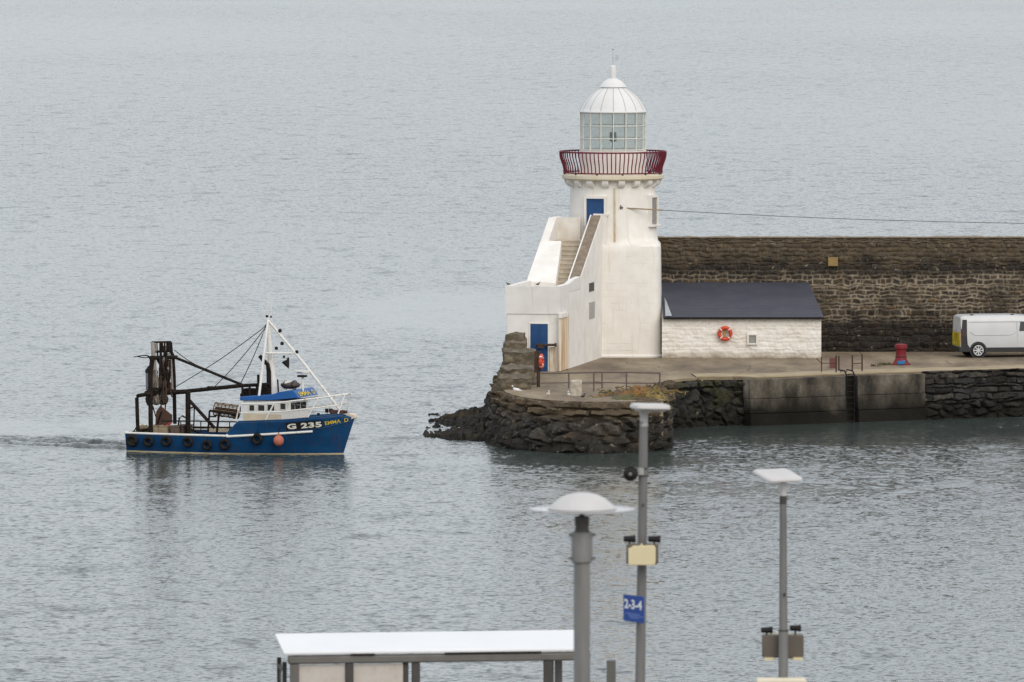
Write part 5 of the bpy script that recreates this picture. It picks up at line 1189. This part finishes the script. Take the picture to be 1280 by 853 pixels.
# ------------------------------------------------------------------ loose things aboard and hung outside
def bt(name, label, cat, p, rot=0, group=None): return thing(name, label, cat, bworld(p), BA+rot, group)
tyl = ['big black tyre fender at the stern corner of the blue boat', 'second black tyre fender from the stern of the blue boat', 'third black tyre fender from the stern, below the brown plate', 'black tyre fender below the thick dark gantry post', 'black tyre fender hung lowest, below the thin aft rail post', 'black tyre fender just aft of the step up in the blue bulwark', 'lone black tyre fender under the wheelhouse, hung on a rope']
for lab, (px, py, rr) in zip(tyl, ((165, 551, .27), (185.5, 552, .235), (207.8, 551.6, .235), (234.8, 552.6, .235), (259, 556.6, .225), (281.2, 555.6, .245), (321.5, 549, .25))):
    lt = lat_at(px, py, 1.6); q = B(px, py, lt+.08); t_ = bt('tyre_fender', lab, 'tyre', q, 0, 'tyre fenders along the blue boat')
    MB().torus((0, 0, 0), (0, 1, 0), rr*.68, rr*.33, 30, 12).build('tyre', RUBBER, t_)
    top = zsheer(q.x)-q.z; MB().path([V((0, .02, rr*.8)), V((.01, .0, max(rr, top*.6))), V((0, .03, max(rr+.05, top)))], .012, 5).build('lashing', RIGB, t_)
    if px == 165: MB().lathe([(0, .0), (rr*.6, .0), (rr*.6, .06)], (0, .03, 0), 20, rot=M.Rotation(pi/2, 3, 'X')).build('tyre_centre', RUBBER, t_)
q = B(348.3, 551, lat_at(348, 551, 1.5)+.2); bu = bt('buoy_fender', 'faded orange ball fender hanging on the blue hull under the number', 'buoy', q)
MB().ball((0, 0, 0), (.225, .225, .235), 20, 12).tube((0, 0, .2), (0, 0, .28), .05).build('ball', pm('faded_orange_rubber', (.50, .17, .11), (.38, .10, .06), 4, .55), bu)
MB().path([(0, 0, .27), (.0, .05, .45), (0, .12, zsheer(q.x)-q.z)], .014, 5).build('lashing', RIGB, bu)
# brown steel plate
q = B(204, 522, .7); pl_ = bt('trawl_door', 'rust brown five-sided steel plate standing on the aft deck under the nets', 'steel plate', q)
pts = [B(x, y, .7)-q for x, y in ((200, 507.5), (214.5, 519), (214.5, 529), (201, 535), (193.8, 532.5), (195, 515))]
MB().slab(pts, (0, .09, 0)).build('plate', RUST, pl_, bevel=.01); MB().tube(pts[0]*.5, pts[4]*.7, .04).build('bracket', RIGB, pl_)
RBAG = pm('faded_red_bag', (.40, .05, .05), (.30, .04, .045), 5, .8)
q = B(208, 533.5, .9); rb_ = bt('red_bag', 'small bright red cloth lying against the brown steel plate', 'bag', q, 0); 
MB().slab([B(201.5, 534.5, .9)-q, B(213, 528, .9)-q, B(214, 529.5, .9)-q, B(205, 535.8, .9)-q], (0, .12, 0)).build('cloth', RBAG, rb_, bevel=.02)
# fish boxes
FBX = [pm('tan_fish_box', (.30, .235, .15), (.22, .17, .11), 4, .8), pm('brown_fish_box', (.12, .085, .06), (.085, .06, .045), 4, .8), pm('ochre_fish_box', (.27, .19, .09), (.2, .14, .07), 4, .8)]
for lab, px, lt, m in (('tan fish box below the brown steel plate on the aft deck', 196, .95, 0), ('tan fish box nearest the red cloth on the aft deck', 206, .95, 0), ('dark brown fish box left of the thick gantry post', 222, .95, 1), ('brown fish box behind the thick gantry post', 232, .3, 1)):
    q = B(px, 543, lt); q.z = .38; fb = bt('fish_box', lab, 'box', q, 0, 'fish boxes on the aft deck'); x, y, z = .20, .28, .72
    mb = MB()
    for dx, dy, sx, sy in ((-x, 0, .03, 2*y), (x, 0, .03, 2*y), (0, -y, 2*x, .03), (0, y, 2*x, .03)): mb.box((dx, dy, z/2+.02), (sx, sy, z))
    mb.box((0, 0, .03), (2*x, 2*y, .03)); mb.build('body', FBX[m], fb, bevel=.008)
    MB().path([(-x-.02, -y-.02, z), (x+.02, -y-.02, z), (x+.02, y+.02, z), (-x-.02, y+.02, z)], .03, 6, True).build('rim', FBX[m], fb)
# rope heap and hoses at the stern
q = B(179, 533, .8); q.z = .5; hp_ = bt('hose_heap', 'dark heap of hoses and a tan bag at the stern of the boat', 'hoses', q)
MB().path([V((.26*cos(a*.5)*(1-.004*a), .2*sin(a*.5), .02+.011*a)) for a in range(40)], .055, 6).build('hose', RIGB, hp_)
MB().ball((-.02, -.05, .50), (.14, .13, .13), 12, 8).ball((.14, .0, .40), (.11, .13, .22), 12, 8).build('bag', FBX[0], hp_)
MB().path([V((-.38, -.1, -.05)), V((-.38, -.1, .35)), V((-.30, -.1, .46)), V((-.2, -.1, .40))], .05, 6).build('pipe_end', RIGB, hp_)
# barrel-shaped riddle drum on its stand
q = B(282, 513, .7); dr = bt('riddle_drum', 'barrel shaped wire and wood sorting drum on the boat beside the wheelhouse', 'drum', q)
ends = B(269.5, 511.5, .7)-q, B(297.5, 515.3, .7)-q; ax = (ends[1]-ends[0]).normalized()
for k_ in range(4): MB().torus(ends[0].lerp(ends[1], k_/3), ax, .29, .022, 28, 6).build('hoop', RUST, dr)
for k_ in range(26):
    a = 2*pi*k_/26; o_ = V((0, cos(a), sin(a)))*.28; MB().tube(ends[0]+o_, ends[1]+o_, .013, n=4).build('bar', (RUST, FBX[2], FBX[0])[k_ % 3], dr)
MB().tube(ends[0], ends[1], .10, n=10).tube(ends[0]+V((0, -.29, -.05)), ends[1]+V((0, -.29, -.12)), .04).build('axle', RIGB, dr)
MB().tube(ends[1]-ax*.2+V((0, 0, -.15)), ends[1]+V((0, 0, -.15)), .16, n=12).build('motor', RIGB, dr)
# life raft canister and day shape
q = B(363, 489.5, .2); q.z = rp_[4][1]+.16; lf = bt('life_raft', 'dark oval life raft with a white top lashed on the wheelhouse roof', 'life raft', q)
MB().ball((0, 0, 0), (.43, .34, .17), 22, 10).build('casing', pm('dark_raft_canvas', (.045, .035, .032), (.075, .06, .055), 5, .7), lf)
MB().ball((-.08, -.05, .075), (.27, .24, .12), 18, 8).build('cover', pm('dull_white_cover', (.55, .54, .52), (.45, .44, .43), 4, .6), lf)
for x in (-.2, .18): MB().torus((x, 0, 0), (1, 0, 0), .01, .01, 4, 4).path([V((x, .36*cos(a), .185*sin(a))) for a in [i*2*pi/20 for i in range(20)]], .018, 5, True).build('strap', RIGB, lf)
q = B(358.5, 455, .1); ds = bt('day_shape', 'black cone day shape hanging point down under the forestay of the boat', 'day shape', q)
rot = M.Rotation(R(-24), 3, 'Y'); 
MB().lathe([(.0, -.24), (.10, -.05), (.185, .14), (.17, .15), (.0, .11)], (0, 0, 0), 4, rot=rot).build('cone', BLACK, ds, smooth=0)
MB().path([rot @ V((0, 0, .1)), V((.05, 0, .35)), B(362, 431.5, .05)-q], .010, 5).path([rot @ V((0, 0, -.22)), B(352, 489, .1)-q], .008, 5).build('line', BOATW, ds)
# ------------------------------------------------------------------ station side, near the camera
ZP = 11.7
def frustum_poly(): return [(-30, 44), (30, 44), (30, 112), (-30, 112)]
PAV = pm('platform_paving', (.20, .19, .175), (.14, .135, .125), 2, .9, bmp=.3)
struct(MB().prism(frustum_poly(), ZP-.6, ZP).build('station_platform', PAV, smooth=0))
struct(MB().add([(-200, 112, ZP-.3), (200, 112, ZP-.3), (200, 126, -.6), (-200, 126, -.6), (-200, 20, ZP-.3), (200, 20, ZP-.3)], [(0, 1, 2, 3), (4, 5, 1, 0)]).build('embankment', pm('grassy_bank', (.05, .055, .02), (.09, .085, .04), 1.5, .95), smooth=0))
# --- lamp with clear disc
D = 62; k = D/F
def at(px, py, D): return PD(px, py, D)
c0 = at(727.5, 700, D); A = thing('street_lamp', 'platform lamp with white dome over a wide clear disc', 'street lamp', (c0.x, D, ZP), 0)
za = lambda py: at(727.5, py, D).z-ZP
MB().lathe([(.13, 0), (.13, .04), (10.3*k, .06), (10.3*k, za(702)), (9.6*k, za(701)), (9.6*k, za(699))], n=28).build('pole', GALV, A)
DG = pm('weathered_dark_steel', (.09, .09, .088), (.14, .14, .135), 4, .6)
MB().lathe([(12.4*k, za(703)), (13.2*k, za(702)), (13.2*k, za(666.5)), (12.2*k, za(665))], n=28).build('collar', pm('mid_grey_steel', (.16, .162, .16), (.21, .21, .205), 4, .55, metal=.2), A)
for py in (668.5, 698):
    for sx in (-1, 1): MB().box((sx*14*k, -.01, za(py)), (.035, .035, .02)).build('clamp_lug', DG, A)
MB().lathe([(9.6*k, za(667)), (8.6*k, za(659)), (9.2*k, za(653)), (9.2*k, za(646)), (7.5*k, za(645.4)), (3.2*k, za(645)), (3.0*k, za(639)), (7*k, za(638.2)), (7*k, za(637))], n=28).build('neck', pm('dark_lamp_neck', (.045, .042, .038), (.07, .066, .06), 4, .6), A)
LD = pm('white_lamp_plastic', (.53, .52, .515), (.46, .45, .445), 2.5, .45, stain=(.40, .385, .37), st_scale=(5, 5, 5), st_lo=.6, st_hi=.8)
hood = MB().lathe([(41.6*k, za(636.6)), (42.6*k, za(636.2)), (42*k, za(635)), (36.5*k, za(629.2)), (28.5*k, za(623)), (19*k, za(618.4)), (9*k, za(616.2)), (0, za(615.8))], n=48).build('hood', LD, A)
MB().lathe([(42.4*k, za(637.4)), (43*k, za(637)), (43*k, za(636.2)), (42.2*k, za(636.0))], n=48).build('hood_rim', DARKGREY, A)
CD = glass_mat('clear_polycarbonate', (.60, .60, .62), .62, .15)
MB().lathe([(8*k, za(638.2)), (66*k, za(637.2)), (66.4*k, za(636.7)), (66*k, za(636.3)), (8*k, za(637.3))], n=64).build('clear_disc', CD, A)
MB().torus((0, 0, za(636.7)), (0, 0, 1), 66*k, .006, 64, 6).build('disc_edge', pm('frosted_edge', (.42, .42, .44), (.36, .36, .38), 4, .4), A)
# --- lamp posts with flat square heads
def post_head(parent, c, w_, d_, h_, yaw, tilt, roll=0):
    rot = M.Rotation(yaw, 3, 'Z') @ M.Rotation(tilt, 3, 'X') @ M.Rotation(roll, 3, 'Y')
    def f(u, v):
        a = 2*pi*u; ca, sa = cos(a), sin(a); q = 1/(abs(ca)**9+abs(sa)**9)**(1/9)
        r, z = [(0, 1), (.80, 1), (.95, .86), (1, .55), (1, .25), (.92, .08), (.70, 0), (0, 0)][round(v*7)]
        return c+rot @ V((ca*q*r*w_/2, sa*q*r*d_/2, (z-.5)*h_))
    hd = MB().grid(f, 49, 8).build('lamp_head', LD, parent, world=True, smooth=50)
    MB().add([c+rot @ V((x*w_*.36, y*d_*.36, -h_*.53)) for x, y in ((-1, -1), (1, -1), (1, 1), (-1, 1))], [(3, 2, 1, 0)]).build('lens', pm('grey_lens', (.36, .35, .34), (.30, .29, .28), 3, .3), hd, world=True, smooth=0, solid=.01)
D = 80; k = D/F
bp0 = at(799.5, 853, D); Bp = thing('lamp_post', 'tall leaning grey post with thin flat white lamp head, sign and loudspeaker', 'lamp post', (bp0.x-.01, D, ZP))
pb = PD(797, 1000, D); pb.z = ZP
MB().path([pb, at(800.2, 853, D), at(802.5, 700, D), at(804.4, 540, D), at(804.8, 527, D)], [6.3*k, 6.2*k, 5.9*k, 5.3*k, 5.2*k], 20).build('pole', GALV, Bp, world=True)
MB().path([at(804.8, 533, D), at(804.9, 522, D), at(805, 514, D), at(805.4, 510, D)], [5.4*k, 5.0*k, 6.8*k, 9*k], 18).build('neck', pm('pale_grey_casting', (.40, .40, .395), (.34, .34, .335), 4, .5), Bp, world=True)
post_head(Bp, at(812.6, 508.6, D), 45*k, .46, 8.0*k, R(8), R(-2), R(1.5))
MB().tube(at(803.8, 631, D)+V((0, -.03, 0)), at(803.8, 631, D)+V((0, -.06, 0)), .014, n=10).build('bolt', DARKGREY, Bp, world=True)
for px, py in ((805, 585.5), (804.6, 594.5)): MB().torus(at(px, py, D), (0, 0, 1), 5.8*k, .008, 20, 6).build('clamp_band', DARKGREY, Bp, world=True)
# loudspeaker
c = at(788.2, 592.5, D-.1); ls = thing('loudspeaker', 'round black horn loudspeaker on the left of the tall leaning post', 'loudspeaker', c, R(-4))
MB().lathe([(0, .05), (.012, .052), (.022, .035), (.030, .06), (.060, .035), (.070, -.0), (.073, .01), (.070, -.02), (.045, -.10), (.035, -.17), (0, -.175)], (0, 0, 0), 32, rot=M.Rotation(pi/2, 3, 'X')).build('horn', BLACK, ls)
MB().ball((0, -.055, 0), (.02, .012, .02), 14, 8).build('horn_tip', pm('grey_speaker_tip', (.20, .20, .20), (.15, .15, .15), 4, .5), ls)
MB().tube((.03, .08, .005), (.115, .09, .02), .014).box((.105, .07, .02), (.05, .06, .07)).build('bracket', pm('pale_grey_casting'if False else 'bracket_grey', (.34, .34, .33), (.28, .28, .27), 4, .5), ls)
# twin display box: cream front, brown sides, two black spot lamps on top
BROWN = pm('brown_box_paint', (.115, .095, .075), (.085, .072, .058), 3, .6); CREAMP = pm('cream_panel', (.66, .57, .36), (.60, .52, .33), 2, .6)
def box_thing(label, c, w_, h_, dep, yaw, front):
    g = thing('display_box', label, 'display box', c, yaw)
    MB().box((0, 0, 0), (w_*1.10, dep, h_*.92)).build('case', BROWN, g, bevel=.012)
    if front: MB().slab([V((x*w_/2, -dep/2-.022, z*h_/2)) for x, z in ((-.92, -1), (.86, -1), (.95, -.75), (.95, .62), (.80, .86), (.62, .86), (.05, .80), (0, 1.06), (-.15, .80), (-.62, .80), (-.78, .62), (-.95, .55), (-.95, -.82))], (0, .03, 0)).build('front_panel', CREAMP, g, bevel=.006)
    else: MB().box((-.12*w_, dep/2+.012, -.02*h_), (w_*.5, .02, h_)).box((.30*w_, dep/2+.012, -.04*h_), (w_*.3, .02, h_*1.02)).build('front_panel', CREAMP, g, bevel=.006)
    return g
def spot(g, x, z, k, yaw):
    rot = rz(yaw); c = V((x, -.02, z))
    MB().lathe([(.024, -.06), (.030, -.055), (.033, .03), (.037, .035), (.037, .06), (.02, .062)], c, 16, rot=rot @ M.Rotation(pi/2, 3, 'Y')).build('spot_lamp', BLACK, g)
    MB().box(c+V((0, 0, -.045)), (.02, .03, .05)).build('lamp_bracket', DARKGREY, g)
cb_ = at(803, 692.3, D-.16); g = box_thing('cream fronted box with two dark lamps on top, fixed to the leaning post', cb_, 36*k, 27*k, .16, R(-4), True)
spot(g, -16*k, 18.6*k, k, R(4)); spot(g, 15*k, 18.6*k, k, R(-4))
# blue sign
c = at(792, 759.8, D); sg_ = thing('platform_sign', 'blue sign reading 2-3-4 on the tall leaning post', 'sign', c+V((0, -.12, 0)), R(-58))
wS, hS = 24.6*k/cos(R(58)), 33.4*k
SB = pm('sign_blue', (.003, .048, .27), (.004, .055, .30), 3, .45)
MB().box((0, 0, 0), (wS, .012, hS)).build('panel', SB, sg_, bevel=.004)
vs, fs, wid = text2d('2-3-4', hS*.36, .03, .95); kk = wS*.88/wid
SWH = pm('sign_white', (.75, .76, .78), (.72, .73, .75), 5, .5); SWB = pm('sign_pale_blue', (.16, .25, .52), (.16, .25, .5), 5, .5)
MB().add([(x*kk, -.0085, y+hS*.16) for x, y in vs], fs).build('lettering', SWH, sg_, smooth=0, clean=False)
sm = MB(); rg = random.Random(3)
for (z, x0, x1) in ((-.20, -.36, .34), (-.27, -.22, .40), (-.34, -.16, .28)):
    x = x0
    while x < x1:
        w_ = rg.uniform(.05, .12); sm.box(((x+w_/2)*wS, -.0068, z*hS), (w_*wS, .0016, .035*hS)); x += w_+.03
sm.build('small_lettering', SWB, sg_, smooth=0)
MB().box((.09*wS, .03, .25*hS), (.05, .06, .03)).box((.09*wS, .03, -.25*hS), (.05, .06, .03)).build('bracket', DARKGREY, sg_)
# --- right post
D = 85; k = D/F
C = thing('lamp_post', 'straight grey post with tilted square white lamp head on the right', 'lamp post', (at(979, 853, D).x, D, ZP))
pb = at(979.2, 853, D).copy(); pb.z = ZP
MB().path([pb, at(979.2, 790, D), at(979.2, 786, D), at(979, 740, D), at(979, 622, D)], [6.0*k, 6.0*k, 5.3*k, 5.0*k, 4.3*k], 20).build('pole', GALV, C, world=True)
MB().path([at(979, 630, D), at(979, 620, D)], 4.6*k, 18).build('collar', DARKGREY, C, world=True)
MB().path([at(979, 622, D), at(979.2, 611, D), at(979.2, 603, D)], [4.2*k, 3.6*k, 4.2*k], 16).build('neck', LD, C, world=True)
post_head(C, at(972.6, 594.4, D), .44, .38, 5.0*k, R(30), R(14), R(0))
MB().tube(at(980.5, 743, D)+V((0, -.03, 0)), at(980.5, 743, D)+V((0, -.055, 0)), .018, n=10).build('bolt', DARKGREY, C, world=True)
MB().torus(at(979.2, 788, D), (0, 0, 1), 6.2*k, .008, 20, 6).build('clamp_band', DARKGREY, C, world=True)
cb_ = at(978.5, 807.5, D+.17); g = box_thing('brown backed box with two black lamps behind the right grey post', cb_, 47*k, 31*k, .14, R(3), False)
for x in (-15, 15): MB().box((x*k*1.2, -.08, -15.5*k), (.10, .03, .03)).build('cream_edge', CREAMP, g)
spot(g, -20.5*k, 20.2*k, k, R(4)); spot(g, 15.6*k, 22.5*k, k, R(-4))
c = at(976.5, 859, D-.18); lb = thing('light_box', 'cream topped box at the bottom of the right post, mostly below the frame', 'box', c)
MB().box((0, 0, 0), (62*k, .20, 22*k)).build('case', pm('cream_casing', (.70, .64, .50), (.62, .56, .43), 3, .6), lb, bevel=.02)
MB().box((0, .12, 0), (.06, .06, .1)).build('bracket', DARKGREY, lb)
# --- short dark post
D = 90; k = D/F; c = at(764, 825.5, D)
sp2 = thing('square_post', 'short dark grey square post between the domed lamp and leaning post', 'post', (c.x, D, ZP))
MB().box((0, 0, (c.z-ZP)/2), (11.6*k, 11.6*k, c.z-ZP)).build('shaft', pm('olive_grey_paint', (.085, .085, .075), (.11, .11, .098), 3, .6), sp2, bevel=.008)
MB().box((0, 0, .01), (.22, .22, .02)).build('base_plate', DARKGREY, sp2)
# ------------------------------------------------------------------ platform shelter
D = 98; k = D/F
fl_, fr_ = at(354.5, 819, D), None
ya = R(8.0); ux = V((cos(ya), sin(ya), 0)); uy = V((-sin(ya), cos(ya), 0))
she = thing('platform_shelter', 'platform shelter with flat white roof, grey frame and clouded glass panels', 'shelter', (fl_.x, fl_.y, ZP), ya)
zt = fl_.z-ZP                                    # roof edge height, local frame: x along, y away
Lx = 3.82; Ly = 1.25
RW = pm('white_roof_sheet', (.72, .73, .74), (.66, .67, .68), .7, .4, stain=(.55, .55, .54), st_scale=(.6, 4, 4), st_lo=.64, st_hi=.85)
MB().slab([(0, 0, zt), (Lx, 0, zt), (Lx, Ly, zt+.115), (-.0+.03, Ly, zt+.115)], (0, 0, .035)).build('roof', RW, she, smooth=0, bevel=.01)
FRM = pm('warm_grey_frame', (.115, .108, .10), (.155, .147, .137), 3, .5, metal=.2)
MB().box((Lx/2+.03, .07, zt-.068), (Lx-.06, .12, .10)).build('gutter', FRM, she, bevel=.02)
MB().box((.98, .0, zt-.004), (1.2-.9, .03, .012)).box((2.6, .0, zt-.004), (1.2, .03, .012)).build('gutter_gap', BLACK, she)
zg = zt-.12
def LX_(px): return (at(px, 830, D).x-fl_.x)
for px, w_ in ((369, 11), (438, 10), (509.5, 7), (522, 10), (689, 10)):
    MB().box((LX_(px), .07+(.05 if w_ == 7 else 0), zg/2), (w_*k, .09, zg)).build('post', FRM if px < 400 else DARKGREY, she, bevel=.008)
for px, w_ in ((702, 5), (711, 9)): MB().box((LX_(px)+.02, .75, zg/2), (w_*k, .07, zg)).build('rear_post', FRM, she, bevel=.008)
MB().box((Lx-.05, .07, zg/2), (.09, .09, zg)).build('post', FRM, she, bevel=.008)
# left end frame and panels
for yy_ in (.35, .95): MB().box((.05, yy_, zg/2), (.05, .06, zg)).build('end_post', DARKGREY, she)
MB().box((.05, .66, zg-.10), (.04, .62, .05)).build('end_rail', DARKGREY, she)
PANM = None
def panel_mat():
    m, t, b = nt('clouded_panel_glass'); vec = coords(t, (1, 1, 1)); n = noise(t, vec, 4.5, 6, .7)
    col = ramp(t, n.outputs[0], [(.30, (.62, .58, .53)), (.55, (.56, .50, .44)), (.68, (.40, .30, .22))])
    lk(t, col, b.inputs['Base Color']); b.inputs['Roughness'].default_value = .35; b.inputs['Alpha'].default_value = .72
    return m
PANM = panel_mat()
for x0, x1 in ((374.5, 433), (443, 506)):
    a, b = LX_(x0), LX_(x1); MB().box(((a+b)/2, .07, zg/2+.05), (b-a-.004, .012, zg-.12)).build('glass_panel', PANM, she, smooth=0)
MB().box((.05, .66, zg/2), (.012, .54, zg-.3)).build('end_panel', glass_mat('clear_panel_glass', (.5, .52, .5), .22), she, smooth=0)
MB().box((LX_(580), .9, .45), (1.4, .35, .05)).box((LX_(540), .9, .22), (.06, .3, .44)).box((LX_(620), .9, .22), (.06, .3, .44)).build('bench', DARKGREY, she)
bpy.context.view_layer.update()
